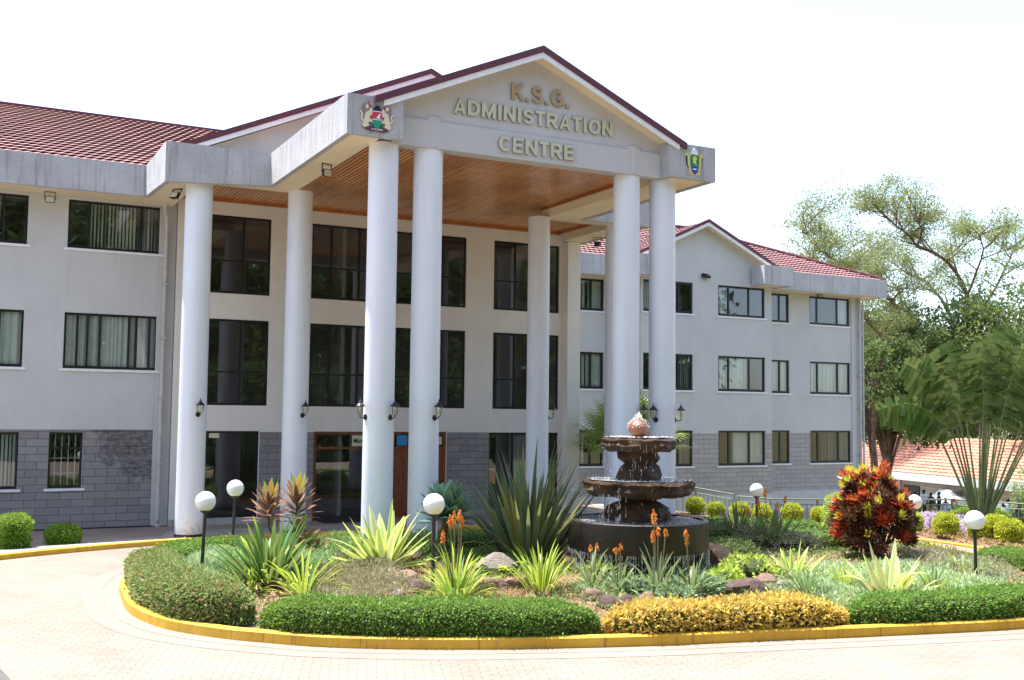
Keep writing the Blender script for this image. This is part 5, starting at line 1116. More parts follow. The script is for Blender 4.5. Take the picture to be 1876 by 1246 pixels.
cover('ground_cover', [(330, 1010), (560, 1000), (600, 1040), (470, 1060), (380, 1075), (300, 1040)], -3.25, M['cover_w'], 'pale silvery grass inside the left hedges', 12000, .13, .28, align=.75)
cover('ground_cover', [(560, 985), (820, 985), (800, 1020), (640, 1030), (570, 1020)], -3.1, M['cover_g'], 'fresh green ground cover before the second and third columns', 13000, .10, .55)
cover('ground_cover', [(590, 1030), (720, 1035), (735, 1095), (600, 1105), (560, 1060)], -3.25, M['cover_m'], 'greyish heath like mat left of the boulders', 16000, .07, .30)
cover('ground_cover', [(730, 1050), (900, 1045), (1050, 1080), (1040, 1100), (740, 1105)], -3.3, M['dry'], 'dry straw and mulch among the boulders', 5000, .08, .03, align=.1)
cover('ground_cover', [(1300, 975), (1560, 970), (1600, 1010), (1330, 1010)], -3.25, M['cover_g'], 'green mat under the purple flax and yellow balls', 9000, .09, .14)
cover('ground_cover', [(1440, 1050), (1700, 1045), (1820, 1040), (1830, 1085), (1500, 1100)], -3.25, M['cover_w'], 'silvery mat between the yellow rosettes on the right', 15000, .09, .22)
cover('ground_cover', [(1640, 1010), (1800, 1015), (1850, 1060), (1700, 1060)], -3.25, M['cover_m'], 'brownish mat at the right end of the island', 11000, .08, .24)
cover('ground_cover', [(820, 1020), (1010, 1015), (1040, 1060), (860, 1060)], -3.25, M['cover_g'], 'dark low plants in the shade left of the fountain', 4500, .09, .20)
cover('ground_cover', [(1040, 1090), (1420, 1065), (1500, 1090), (1100, 1105)], -3.3, M['cover_w'], 'pale mat between the front stones and the aloes', 4500, .08, .10)
rn = random.Random(77); pts = []; mi = []
while len(pts) < 26000:
    x, y = rn.uniform(3, 24), rn.uniform(12.8, 26)
    if in_isl(x, y) and edge_dist(x, y) > .25:
        g_ = math.sin(x*1.9+2*math.sin(y*1.3))+math.sin(y*2.4-x*.7)+rn.gauss(0, .45)
        if g_ > -.7: pts.append((x, y, soil(x, y)+rn.uniform(0, .05+.07*max(0, g_)))); mi.append(0 if g_ > .2 else (1 if rn.random() < .5 else 0))
mb = MB(); mb.quads(leaf_quads(np.array(pts), .085, np.tile([0, 0, 1.0], (len(pts), 1)), .4, .4), mi); tag(mb.build('ground_cover', [M['cover_g'], M['dry']]), 'thin mixed weeds, litter and creepers over the island soil', 'ground cover', None, 'stuff')
# rocks
def boulder(px, py, r_, mat, label, sz=.65, z=-3.3, seed=0, name='boulder'):
    p = onz(px, py, z); zz = soil(p.x, p.y); r_ *= 1.3; rn = random.Random(seed+int(px)); mb = MB(); ring, seg = 9, 14; ph = rn.uniform(0, 6)
    mb.sphere((0, 0, 0), 1, 0, seg, ring, 1); V = []
    for v in mb.v:
        d = Vector(v); k = 1+.16*math.sin(d.x*3.1+ph)+.13*math.sin(d.y*4.3+ph*2)+.12*math.sin(d.z*3.7+ph)+.06*math.sin(d.x*9+d.y*7+ph); V.append((p.x+d.x*k*r_*1.15, p.y+d.y*k*r_*.9, zz+d.z*k*r_*sz+r_*sz*.45))
    mb.v = V; return smooth_angle(tag(mb.build(name, M[mat]), label, 'boulder', 'boulders in the island bed'), 38)
for i, (px, py, r_, mt, lb) in enumerate([(737, 1078, .19, 'rock', 'brown boulder left of the front lamp post, rear one'), (769, 1092, .18, 'rock_dark', 'dark craggy boulder touching the front lamp post'), (731, 1097, .10, 'rock_pale', 'small pale stone at the foot of the boulders by the front lamp'), (745, 1040, .22, 'rock_dark', 'dark boulder beneath the big yellow edged rosette'),
        (905, 1060, .32, 'rock_pale', 'broad pale flat boulder below the curling yellow leaves'), (900, 1088, .17, 'rock', 'brown stone right of the poker clump'), (945, 1086, .16, 'rock', 'brown rounded stone between the two lime clumps'), (926, 1088, .12, 'rock_dark', 'small dark stone between the two lime clumps'),
        (1088, 1100, .13, 'rock', 'small brown stone left of the twin stones by the hedge end'), (1118, 1108, .15, 'rock_dark', 'left one of the twin dark stones at the end of the green hedge'), (1145, 1108, .16, 'rock_dark', 'right one of the twin dark stones at the end of the green hedge'), (1185, 1102, .13, 'rock', 'stone behind the left end of the golden hedge'), (1212, 1102, .11, 'rock_dark', 'small stone at the foot of the largest aloe'), (1243, 1104, .10, 'rock_dark', 'small dark stone behind the golden hedge below the fountain'),
        (1345, 1092, .20, 'rock_dark', 'dark reddish rock, left end of the row behind the golden hedge'), (1378, 1090, .22, 'rock_dark', 'dark jagged rock in the row behind the golden hedge'), (1400, 1078, .16, 'rock', 'brown rock leaning on the lime mound'), (1432, 1066, .17, 'rock', 'reddish rock left of the dark green tuft'), (1318, 1045, .36, 'wetrock', 'big wet black rock at the right foot of the fountain'), (1062, 1052, .32, 'wetrock', 'wet black rock at the left foot of the fountain'),
        (1722, 1090, .16, 'rock_pale', 'pale stone under the strap clump at the right'), (1763, 1096, .14, 'rock_pale', 'round grey stone left of the right lamp post'), (1800, 1095, .15, 'rock', 'low brown stone right of the right lamp post'), (645, 1006, .24, 'rock_pale', 'pale flat stone left of the big yellow edged rosette'), (1436, 1084, .11, 'rock_pale', 'small white stone above the golden hedge')]):
    boulder(px, py, r_, mt, lb, seed=i)

# ------------------------------------------------------------------ clipped balls, verge planting
def V3(x, y): return (x, y, -3.44)
bl_ = [((23.05, 30.6), .33, 'leftmost yellow clipped ball, by the fountain edge'), ((23.0, 29.4), .30, 'yellow ball behind the maroon cordyline'), ((23.15, 28.35), .33, 'yellow ball left of the rear globe lamp'), ((23.35, 27.5), .33, 'yellow ball just behind the rear globe lamp'), ((24.45, 27.3), .34, 'yellow ball standing alone right of the rear globe lamp'), ((25.25, 26.9), .28, 'small yellow ball behind the orange bird flowers'), ((26.0, 26.2), .34, 'yellow ball left of the pale lime shrub'),
       ((26.0, 23.75), .32, 'yellow ball peeping between the red croton and the lamp post'), ((26.0, 22.5), .36, 'yellow ball in front of the mauve flowers'), ((26.2, 21.5), .33, 'yellow ball left of the right globe lamp post'), ((26.7, 21.3), .38, 'yellow ball directly behind the right globe lamp'), ((26.1, 20.4), .37, 'yellow ball right of the right globe lamp'), ((26.3, 19.3), .36, 'yellow ball at the right edge of the picture')]
pb = None
for i, ((x, y), r_, lb) in enumerate(bl_):
    if pb is None:
        pb = clump('ball_shrub', V3(x, y), .34, .58, M['ball'], lb, 'shrub', n=3000, leaf=.06, stem=.03); o = pb
    else: o = pb.copy(); COL.objects.link(o)
    o.scale = (r_/.37,)*3; o.location = (x, y, -3.45); o['label'] = lb; o['group'] = 'yellow clipped balls along the verge'; o.rotation_euler = (0, 0, i*1.3)
zz_ = -3.40
b2 = thing('ball_shrub', 'two tiered green clipped bush at the left edge', 'shrub', (1.45, 29.2, -3.45))
clump('ball', (1.45, 29.2, -3.45), .36, .42, M['ballgreen'], '', n=2600, leaf=.055, parent=b2); clump('ball', (1.45, 29.2, -3.10), .40, .50, M['ballgreen'], '', n=3000, leaf=.055, parent=b2)
clump('ball_shrub', (2.62, 29.75, -3.45), .42, .50, M['ballgreen'], 'low green clipped bush against the left wing', 'shrub', n=3600, leaf=.055)
def vcover(pts, mat, label, n, leaf, h, fl=None):
    rn = random.Random(n); xs_ = [p[0] for p in pts]; ys_ = [p[1] for p in pts]; out = []
    while len(out) < n:
        x, y = rn.uniform(min(xs_), max(xs_)), rn.uniform(min(ys_), max(ys_))
        if in_poly(pts, x, y): out.append((x, y, -3.45+rn.uniform(0, h)))
    mb = MB(); mi = (RNG.uniform(size=n) < (fl or 0)).astype(int); mb.quads(leaf_quads(np.array(out), leaf, np.tile([0, 0, 1.0], (n, 1)), .5, .4), mi); return tag(mb.build('flower_bed', [mat, M['flower_v']]), label, 'flowers', None, 'stuff')
vcover([(26.6, 22.2), (27.2, 25.3), (28.6, 24.9), (28.0, 21.6)], M['h_grey'], 'mauve flower bed behind the yellow balls', 7000, .08, .42, .75)
vcover([(27.2, 18.0), (27.2, 21.0), (28.6, 21.0), (28.8, 17.8)], M['h_grey'], 'faint mauve flowers at the right edge behind the balls', 4500, .08, .38, .5)
vcover([(25.5, 18.0), (25.6, 23.6), (30.2, 24.6), (30.4, 18.0)], M['dry'], 'dry grassy litter in the verge bed', 6000, .11, .03, 0)
vcover([(28.2, 20), (28.2, 25), (30.3, 24.6), (30.4, 18.0)], M['cover_g'], 'low grey green cover below the traveller palm', 6000, .10, .16, 0)
hedge('hedge', [Vector((30.0+.2*i*-.8, 23.4+.2*i*.9, 0)) for i in range(9)], .7, .62, M['ballgreen'], 'small square clipped hedge by the foot of the traveller palm', zf=lambda x, y: -3.46, dens=900, leaf=.06)
clump('shrub', (30.4, 21.9, -3.45), .35, .8, M['crot_dk'], 'dark red shrub right of the traveller palm', n=400, leaf=.12, core=False)

# ------------------------------------------------------------------ railings
def railing(pts, zt, label, h=.88):
    t = thing('railing', label, 'railing', (pts[0][0], pts[0][1], -3.5), 'green metal railings')
    P = [Vector(p) for p in pts]; a = MB(); posts = []; bars = MB()
    top = [p+Vector((0, 0, h)) for p in P]; mid = [p+Vector((0, 0, h-.17)) for p in P]
    a.tube(top, .028, 8).tube(mid, .016, 6); a.build('handrail', M['rail'], t)
    for p, q in zip(P, P[1:]):
        n = max(1, round((q-p).length/1.7))
        for i in range(n+1):
            r = p.lerp(q, i/n)
            if i or p is P[0]: MB().box(r.x-.025, r.x+.025, r.y-.025, r.y+.025, r.z-.12, r.z+h-.02).build('post', M['rail'], t)
            if i < n:
                r2 = p.lerp(q, (i+1)/n)
                for j in range(1, 9): s_ = r.lerp(r2, j/9); bars.tube([s_+Vector((0, 0, .02)), s_+Vector((0, 0, h-.17))], .019, 4)
    bars.build('bars', M['rail'], t)
railing([(22.6, 33.3, -3.40), (23.35, 31.0, -3.42), (23.75, 29.4, -3.55)], 0, 'railing section sloping down beside the right wing')
railing([(23.8, 29.2, -3.6), (24.1, 27.95, -3.6), (25.5, 27.25, -3.6), (29.9, 25.6, -3.6)], 0, 'railing in front of the right wing behind the yellow balls')
railing([(30.0, 25.5, -3.6), (30.75, 23.4, -3.6), (31.0, 18.0, -3.6), (31.0, 10.0, -3.6)], 0, 'railing at the far right behind the traveller palm')

# ------------------------------------------------------------------ palms
tp_ = thing('traveller_palm', 'traveller palm with a fan of torn paddle leaves at the right edge', 'palm', (29.0, 23.7, -3.5))
cxp, cyp = 29.0, 23.7; rdir = Vector((.90, -.43, 0)); rnd = random.Random(12)
MB().tube([(cxp, cyp, -3.5), (cxp, cyp, -3.3), (cxp, cyp, -3.0)], [.26, .22, .16], 12).build('trunk', M['bark'], tp_)
specs = []
for i in range(21): specs.append((-.52+1.04*i/20, rnd.uniform(3.1, 3.9)*(1.08-.35*abs(-.52+1.04*i/20)), rnd.uniform(2.0, 2.6)))
for an, pl_, bl2 in specs:
    side = rdir*math.sin(an); b0 = Vector((cxp, cyp, -3.3))+rdir*an*.30; d0 = (side*.82+Vector((0, 0, math.cos(an)))+Vector((rnd.uniform(-.12, .12), rnd.uniform(-.15, .05), 0))).normalized()
    pts = [b0+d0*(pl_*k/6)+Vector((0, 0, -.25*(k/6)**2*abs(an))) for k in range(7)]
    mb = MB(); mb.tube(pts, [.06, .05, .04, .035, .03, .028, .025], 7, 0)
    # blade: midrib bends over, torn into strips
    p = pts[-1]; d = (pts[-1]-pts[-2]).normalized(); seg = 15; prev = None
    lean = rdir*(1 if an > 0 else -1)
    for k in range(seg):
        t_ = k/seg; d = (d+(lean*.6*(.3+abs(an))+Vector((0, 0, -1)))*(.008+.15*abs(an)+.02*rnd.random())).normalized(); q = p+d*(bl2/seg)
        w = .62*math.sin(math.pi*min(1, t_*.93+.06))**.5; s_ = d.cross(Vector((rdir.y, -rdir.x, 0))).normalized()
        mb.tube([p, q], .016*(1-t_)+.004, 5, 0, cap=False)
        for sg in (-1, 1):
            tear = rnd.random() < .28; dr = rnd.uniform(.5, 1.0) if tear else rnd.uniform(.15, .5); gap = rnd.uniform(.66, .85) if tear else 1.02; o_ = s_*sg*w+Vector((rnd.uniform(-.05, .05), rnd.uniform(-.16, .10), -dr*w)); fw = d*(w*.25)
            mb.face([p, p.lerp(q, gap), p.lerp(q, gap*.95)+o_+fw, p+o_*.97+fw], 1, [(.5, 0), (.5, 1), (1, 1), (1, 0)])
        p = q
    mb.build('leaf', [M['petiole'], M['banana']], tp_)
fp_ = thing('fan_palm', 'sunlit fan palm showing its fronds on both sides of the porch columns behind the fountain', 'palm', (20.55, 31.1, -3.45))
MB().tube([(20.55, 31.1, -3.5), (20.55, 31.1, -2.4), (20.57, 31.1, -1.25)], [.17, .15, .15], 10).build('trunk', M['bark'], fp_)
for i in range(34):
    a = i*2.4; tl = .2+1.35*(i/34); d = Vector((math.sin(tl)*math.cos(a), math.sin(tl)*math.sin(a), math.cos(tl))); b0 = Vector((20.57, 31.1, -1.25)); e_ = b0+d*1.25
    mb = MB(); mb.tube([b0, b0.lerp(e_, .5)+Vector((0, 0, .04)), e_], [.022, .016, .012], 5)
    s_ = d.cross(Vector((0, 0, 1))).normalized(); u = s_.cross(d)
    for j in range(26):
        g_ = -1.9+3.8*j/25; dd = (d*math.cos(g_)+s_*math.sin(g_)).normalized(); ln = 1.2*(1-.25*abs(g_)/1.9); wv = d.cross(dd) if abs(g_) > .05 else s_
        sd = dd.cross(u).normalized()*.032; q = e_+dd*ln*.6; r = e_+dd*ln+Vector((0, 0, -.16-.1*abs(g_)))
        mb.face([e_, q+sd, r, q-sd], 1, [(.5, 0), (1, .5), (.5, 1), (0, .5)])
    mb.build('frond', [M['petiole'], M['fan']], fp_)

# ------------------------------------------------------------------ trees
def leafcloud(mb, pts, n, spread, leaf, m=0, flat=.6, droop=.2, aspect=.45):
    P = np.repeat(np.array(pts), n, 0)+RNG.normal(size=(len(pts)*n, 3))*np.array([spread, spread, spread*flat]); mb.quads(leaf_quads(P, leaf, None, aspect, 0, droop), m)
def grow(mb, p, d, L_, r_, depth, rnd, tips, spread=.6, up=.15, seg=3):
    p = Vector(p); d = Vector(d).normalized(); pts = [p]; q = p
    for i in range(seg):
        d = (d+Vector((rnd.gauss(0, .16), rnd.gauss(0, .16), rnd.gauss(0, .12)+up*.3))).normalized(); q = q+d*(L_/seg); pts.append(q)
    mb.tube(pts, [r_*(1-.5*i/seg) for i in range(seg+1)], 6 if depth > 1 else 4, cap=False)
    if depth <= 1: tips.extend([tuple(pts[-1]), tuple(pts[-2])])
    if depth == 0: return
    for k in range(rnd.choice((2, 3))):
        a = rnd.uniform(0, 6.28); nd = (d+Vector((math.cos(a), math.sin(a), rnd.uniform(-.2, .7)*up*3))*spread*rnd.uniform(.6, 1.2)).normalized(); grow(mb, pts[-1] if k else pts[-2], nd, L_*rnd.uniform(.6, .85), r_*.5, depth-1, rnd, tips, spread, up, seg)
rnd = random.Random(21)
KD = 1.34
tr = thing('spreading_tree', 'tall spreading tree with bare arching limbs and feathery leaves beyond the right wing', 'tree', tuple(at(1724, 850, 74*KD)))
tm = MB(); tips = []
limbs = [([(1724,850,74,.85),(1722,800,74,.7),(1722,720,74,.62),(1722,668,74,.55)]),
 ([(1722,668,74,.5),(1695,622,73,.40),(1660,575,72,.34),(1632,535,71,.28),(1595,505,70,.22),(1560,478,69,.16),(1520,455,68,.12),(1490,430,67,.08),(1470,405,66,.05)]),
 ([(1722,680,74,.45),(1735,640,75,.42),(1765,610,76,.38),(1788,575,76,.32),(1772,528,75,.28),(1752,480,75,.24),(1715,448,74,.2),(1680,432,73,.16),(1655,408,72,.12),(1630,385,72,.09),(1608,365,71,.05)]),
 ([(1695,622,73,.32),(1680,590,74,.27),(1655,545,75,.22),(1645,515,76,.18),(1612,500,77,.13),(1580,470,78,.09),(1555,440,79,.06)]),
 ([(1765,610,76,.3),(1745,570,78,.26),(1725,535,79,.22),(1700,502,80,.18),(1670,490,80,.12),(1640,470,80,.08)]),
 ([(1722,700,74,.4),(1690,675,72,.3),(1650,640,70,.24),(1612,600,69,.18),(1590,575,68,.1)]),
 ([(1788,575,76,.25),(1812,530,77,.2),(1835,490,78,.15),(1850,455,79,.1),(1862,430,80,.06)]),
 ([(1772,528,75,.2),(1790,480,74,.15),(1800,440,73,.1),(1795,415,72,.05)]),
 ([(1595,505,70,.16),(1560,510,68,.12),(1525,500,66,.08),(1495,480,65,.05)]),
 ([(1752,480,75,.18),(1745,450,77,.13),(1760,430,79,.08)]),
 ([(1680,432,73,.14),(1690,405,71,.1),(1680,385,70,.05)]),
 ([(1722,720,74,.4),(1770,680,72,.3),(1820,640,70,.22),(1870,590,69,.14)])]
for li, lm in enumerate(limbs):
    P3 = [at(a, b+16, c*KD) for a, b, c, _ in lm]; R3 = [q[3]*.66 for q in lm]; fine = []; fr_ = []
    sm = polyline_eval(P3, False, 1.2); k = len(sm)
    for i, p in enumerate(sm): fr_.append(np.interp(i/(k-1), np.linspace(0, 1, len(R3)), R3))
    sm = [p+Vector((rnd.gauss(0, .06), rnd.gauss(0, .06), rnd.gauss(0, .06))) for p in sm]
    tm.tube(sm, fr_, 8, cap=False)
    if li == 0: continue
    for i in range(int(k*.30), k):
        for rep in range(2 if i > k*.5 else 1):
            a = rnd.uniform(0, 6.28); grow(tm, sm[i], (math.cos(a)*.8, math.sin(a)*.8, rnd.uniform(.1, 1.0)), rnd.uniform(1.2, 2.3), .055+.2*fr_[i], 2, rnd, tips, .7, .12, 2)
tm.build('trunk', M['bark'], tr, smooth=True)
cm = MB(); leafcloud(cm, tips, 27, .58, .23, 0, .42, .3, .36); cm.build('crown', M['acacia'], tr)
print('tips', len(tips))
def tree(c, h, r_, mat, label, seed, trunk_r=.3, n=60, leaf=.35, depth=3, zlow=.25, group='trees beyond the right wing', name='tree', per=26, cat='tree', fl=.6):
    rnd = random.Random(seed); t = thing(name, label, cat, tuple(c), group); b = MB(); top = Vector(c)+Vector((0, 0, h*.55)); b.tube([Vector(c)-Vector((0, 0, .3)), Vector(c)+Vector((rnd.uniform(-.3, .3), 0, h*.3)), top], [trunk_r, trunk_r*.75, trunk_r*.5], 8)
    cl = []
    for i in range(n):
        th = math.acos(rnd.uniform(-.75, 1)); a = rnd.uniform(0, 6.28); k = rnd.uniform(.45, 1.0)**.6*(1+.25*math.sin(a*3+seed)*math.sin(th*2)); cl.append((c[0]+r_*k*math.sin(th)*math.cos(a), c[1]+r_*k*math.sin(th)*math.sin(a), c[2]+h*(zlow+(1-zlow)*.5)+h*(1-zlow)*.5*k*math.cos(th)))
    for q in cl[::3]: b.tube([top-Vector((0, 0, h*rnd.uniform(.0, .3))), top.lerp(Vector(q), .55)+Vector((0, 0, h*.03)), q], [trunk_r*.3, trunk_r*.15, .02], 5, cap=False)
    b.build('trunk', M['bark'], t); m_ = MB(); leafcloud(m_, cl, per, r_*.15, leaf, 0, fl, .25); m_.build('crown', mat, t); return t
# dark trees right behind the building end and to the right
def tb(px, d, z=-6.6): p = at(px, 800, d); return (p.x, p.y, z)
tree(tb(1628, 66), 11.5, 2.7, M['darktree'], 'dark conifer like tree rising right beside the end of the right wing', 1, .35, 130, .32, per=95, zlow=.40)
tree(tb(1597, 63), 11.5, 1.5, M['midtree'], 'slim brown trunked tree touching the corner of the right wing', 2, .26, 40, .26, zlow=.5, per=40)
tree(tb(1668, 100), 17.5, 5.4, M['midtree'], 'mid green tree filling the gap under the spreading tree', 3, .35, 170, .34, per=80, zlow=.27)
tree(tb(1605, 98), 16.5, 5.0, M['midtree'], 'bushy tree behind the end of the right wing', 4, .35, 150, .36, per=80, zlow=.25)
tree(tb(1800, 92), 17.5, 5.0, M['darktree'], 'dark tree behind the traveller palm', 5, .4, 160, .4, per=75)
tree(tb(1880, 88), 18.5, 5.5, M['midtree'], 'tall bushy tree at the right edge of the picture', 6, .4, 130, .38, per=50)
tree(tb(1755, 112), 15, 6.5, M['darktree'], 'broad dark tree above the terracotta roof', 7, .4, 170, .45, per=70, zlow=.08)
tree(tb(1960, 75), 15.5, 5.0, M['darktree'], 'dark tree beyond the right edge of the terracotta building', 8, .4, 110, .38, per=45)
tree(tb(1905, 62, -6.6), 4.2, 1.6, M['cover_g'], 'pale green shrub like tree by the far building corner', 9, .12, 50, .2, per=45)
for i in range(16):
    a = rad(2+i*5.6); d = 150+25*math.sin(i*2.1); tree((math.sin(a)*d, math.cos(a)*d, -7), 13+3*math.sin(i*1.7), 9, M['darktree' if i % 2 else 'midtree'], 'distant tree of the far wood line', 40+i, .4, 60, .9, group='distant wood line trees', per=26)
# trees on the near side of the drive, behind the camera: seen mirrored in the windows
for i, (x, y, h, r_) in enumerate([(-24, -16, 23, 9), (-11, -22, 26, 9), (1, -29, 28, 9), (12, -24, 26, 9), (23, -27, 27, 9), (34, -20, 25, 9), (46, -15, 24, 9), (58, -8, 23, 9)]):
    tree((x, y, -4.5), h, r_, M['darktree' if i % 2 else 'midtree'], 'tree on the near side of the drive, mirrored in the windows', 70+i, .45, 260, .75, group='trees on the near side of the drive', per=70, zlow=.12)

hedge('hedge', [Vector((-34+4*i, -14-5*math.sin(i*.32), 0)) for i in range(26)], 2.5, 6.5, M['darktree'], 'tall unseen hedge added behind the camera to close sky gaps in the window reflections', zf=lambda x, y: -3.7, dens=26, leaf=.6)  # added out of view so the lower windows mirror leaves instead of bright sky
# ------------------------------------------------------------------ far building, people, cars
p0 = at(1500, 875, 92); p1 = at(1762, 880, 74); p2 = at(1905, 888, 66)
ob = thing('outbuilding', 'low block walled building with a terracotta tiled roof beyond the lower road', 'building', (p1.x, p1.y, -6.6))
u = Vector((p1.x-p0.x, p1.y-p0.y, 0)); u.normalize(); v = Vector((-u.y, u.x, 0))
if v.dot(Vector((p1.x, p1.y, 0))) < 0: v = -v
def Q(base, a, b, z): r = base+u*a+v*b; return (r.x, r.y, z)
B0 = Vector((p0.x, p0.y, 0)); LN = (Vector((p1.x, p1.y, 0))-B0).length+13
zt = -4.50
mb = MB(); mb.face([Q(B0, 0, .5, -6.7), Q(B0, LN, .5, -6.7), Q(B0, LN, .5, zt), Q(B0, 0, .5, zt)]); mb.face([Q(B0, LN, .5, -6.7), Q(B0, LN, 11, -6.7), Q(B0, LN, 11, zt), Q(B0, LN, .5, zt)]); mb.face([Q(B0, 0, .5, -6.7), Q(B0, 0, 11, -6.7), Q(B0, 0, 11, zt), Q(B0, 0, .5, zt)])
mb.build('wall', M['stone_tan'], ob)
mb = MB(); mb.hexa([Q(B0, -.6, -.3, zt-.1), Q(B0, LN+.6, -.3, zt-.1), Q(B0, LN+.6, .45, zt-.1), Q(B0, -.6, .45, zt-.1), Q(B0, -.6, -.3, zt+.45), Q(B0, LN+.6, -.3, zt+.45), Q(B0, LN+.6, .45, zt+.45), Q(B0, -.6, .45, zt+.45)]); mb.build('fascia', M['frieze'], ob)
mb = MB(); tile_slope(mb, Q(B0, -.6, -.2, zt+.46), tuple(u), tuple(v+Vector((0, 0, .42))), LN+1.2, 6.5, wave=.6, course=.5); mb.build('roof', M['tile_or'], ob)
for a0, a1, z0_, z1_ in ((LN-24.2, LN-21.3, -5.35, -4.98), (LN-20.3, LN-18.4, -6.3, -5.0), (LN-13.0, LN-11.2, -6.3, -5.0), (LN-8, LN-5.5, -6.1, -5.1)):
    mb = MB(); mb.hexa([Q(B0, a0, .42, z0_), Q(B0, a1, .42, z0_), Q(B0, a1, .49, z0_), Q(B0, a0, .49, z0_), Q(B0, a0, .42, z1_), Q(B0, a1, .42, z1_), Q(B0, a1, .49, z1_), Q(B0, a0, .49, z1_)]); mb.build('window', M['black'], ob)
MB().tube([Q(B0, LN-20.7, .38, -6.6), Q(B0, LN-20.7, .38, zt)], .07, 8).build('rain_pipe', M['pipe'], ob)
hp = [at(1640+14*i, 925+1.2*i, 70-.35*i) for i in range(18)]
hedge('hedge', [Vector((p.x, p.y, 0)) for p in hp], 1.0, 1.15, M['darktree'], 'dark clipped hedge along the far pavement behind the people', zf=lambda x, y: -6.6, dens=110, leaf=.16)
def skinned(name, J, E_, R_j, mats, parent, zcuts):
    me = bpy.data.meshes.new('s'); me.from_pydata(J, E_, []); o = bpy.data.objects.new('s', me); COL.objects.link(o)
    md = o.modifiers.new('k', 'SKIN'); 
    for i, r_ in enumerate(R_j): me.skin_vertices[0].data[i].radius = (r_, r_)
    me.skin_vertices[0].data[0].use_root = True; md.use_smooth_shade = True; o.modifiers.new('b', 'SUBSURF').levels = 1
    dg = bpy.context.evaluated_depsgraph_get(); m2 = bpy.data.meshes.new_from_object(o.evaluated_get(dg)); bpy.data.objects.remove(o); m2.name = name
    m2.materials.clear()
    for m in mats: m2.materials.append(m)
    for p in m2.polygons: p.material_index = zcuts(p.center); p.use_smooth = True
    ob_ = bpy.data.objects.new(name, m2); COL.objects.link(ob_); ob_.parent = parent; return ob_
def person(loc, rz, shirt, trous, label, h=1.72, stride=.12, arms=.10, bald=False):
    t = thing('person', label, 'person', loc, 'people on the far pavement', rz); k = h/1.72
    J = [(0,0,.95),(0,0,1.12),(0,.0,1.32),(0,0,1.45),(0,-.01,1.54),(0,-.02,1.63),(0,-.01,1.70), (.09,0,.90),(.10,stride,.50),(.10,stride*1.2,.08),(.10,stride*1.2-.12,.035), (-.09,0,.90),(-.10,-stride,.50),(-.10,-stride*.6,.08),(-.10,-stride*.6-.12,.035),
         (.19,0,1.40),(.23+arms*.3,.03,1.14),(.24+arms,-.06,.90),(.245+arms,-.09,.81), (-.19,0,1.40),(-.23-arms*.3,.03,1.14),(-.24-arms,-.06,.90),(-.245-arms,-.09,.81)]
    Ed = [(0,1),(1,2),(2,3),(3,4),(4,5),(5,6),(0,7),(7,8),(8,9),(9,10),(0,11),(11,12),(12,13),(13,14),(3,15),(15,16),(16,17),(17,18),(3,19),(19,20),(20,21),(21,22)]
    Rr = [.135,.135,.15,.10,.055,.095,.07, .085,.06,.045,.035, .085,.06,.045,.035, .06,.045,.035,.032, .06,.045,.035,.032]
    def zc(c):
        if c.z > 1.66*1: return 3
        if c.z > 1.47 and abs(c.x) < .13: return 2
        if abs(c.x) > .2 and c.z < .88: return 2
        if c.z < .06: return 3
        return 0 if c.z > .93 else 1
    b = skinned('body', [(x*k, y*k, z*k) for x, y, z in J], Ed, [r_*k for r_ in Rr], [M[shirt], M[trous], M['skin'], M['hair']], t, lambda c: zc(c/k))
    MB().sphere((0, .012*k, 1.665*k), .098*k, 0, 14, 8, .95).build('hair', M['hair'], t, world=False, smooth=True)
    MB().box(-.06*k, -.02*k, -.105*k, -.09*k, 1.60*k, 1.62*k).box(.02*k, .06*k, -.105*k, -.09*k, 1.60*k, 1.62*k).box(-.012*k, .012*k, -.125*k, -.09*k, 1.565*k, 1.60*k).build('face', M['hair'], t, world=False)
    return t
for (px, py, d, rz, sh, tr_, lb, h, sd) in [(1677, 949, 67, 2.4, 'shirt_blue', 'suit', 'person in pale blue shirt, leftmost of the far group', 1.70, .03), (1693, 949, 67.5, 3.0, 'shirt_white', 'trouser', 'person in white shirt seen from behind in the far group', 1.80, .03), (1706, 949, 66.5, 2.6, 'suit', 'dress', 'person in dark jacket and light brown skirt in the far group', 1.68, .02),
        (1721, 950, 66.5, -2.6, 'suit', 'suit', 'person in dark suit, rightmost of the far group', 1.74, .04), (1733, 963, 63.5, -.5, 'shirt_blue', 'trouser', 'man in light blue shirt walking alone in front of the far group', 1.72, .14),
        (1839, 968, 61, .4, 'shirt_white', 'trouser', 'person in white top right of the traveller palm', 1.62, .03), (1847, 966, 62.5, 2.6, 'shirt_blue', 'suit', 'person in pale shirt right behind the one in white', 1.78, .03), (1866, 968, 61, .2, 'suit', 'suit', 'person in dark clothes at the right edge', 1.74, .03)]:
    p = at(px, py, d); person((p.x, p.y, -6.42 if py > 960 else -6.3), rz, sh, tr_, lb, h, sd)
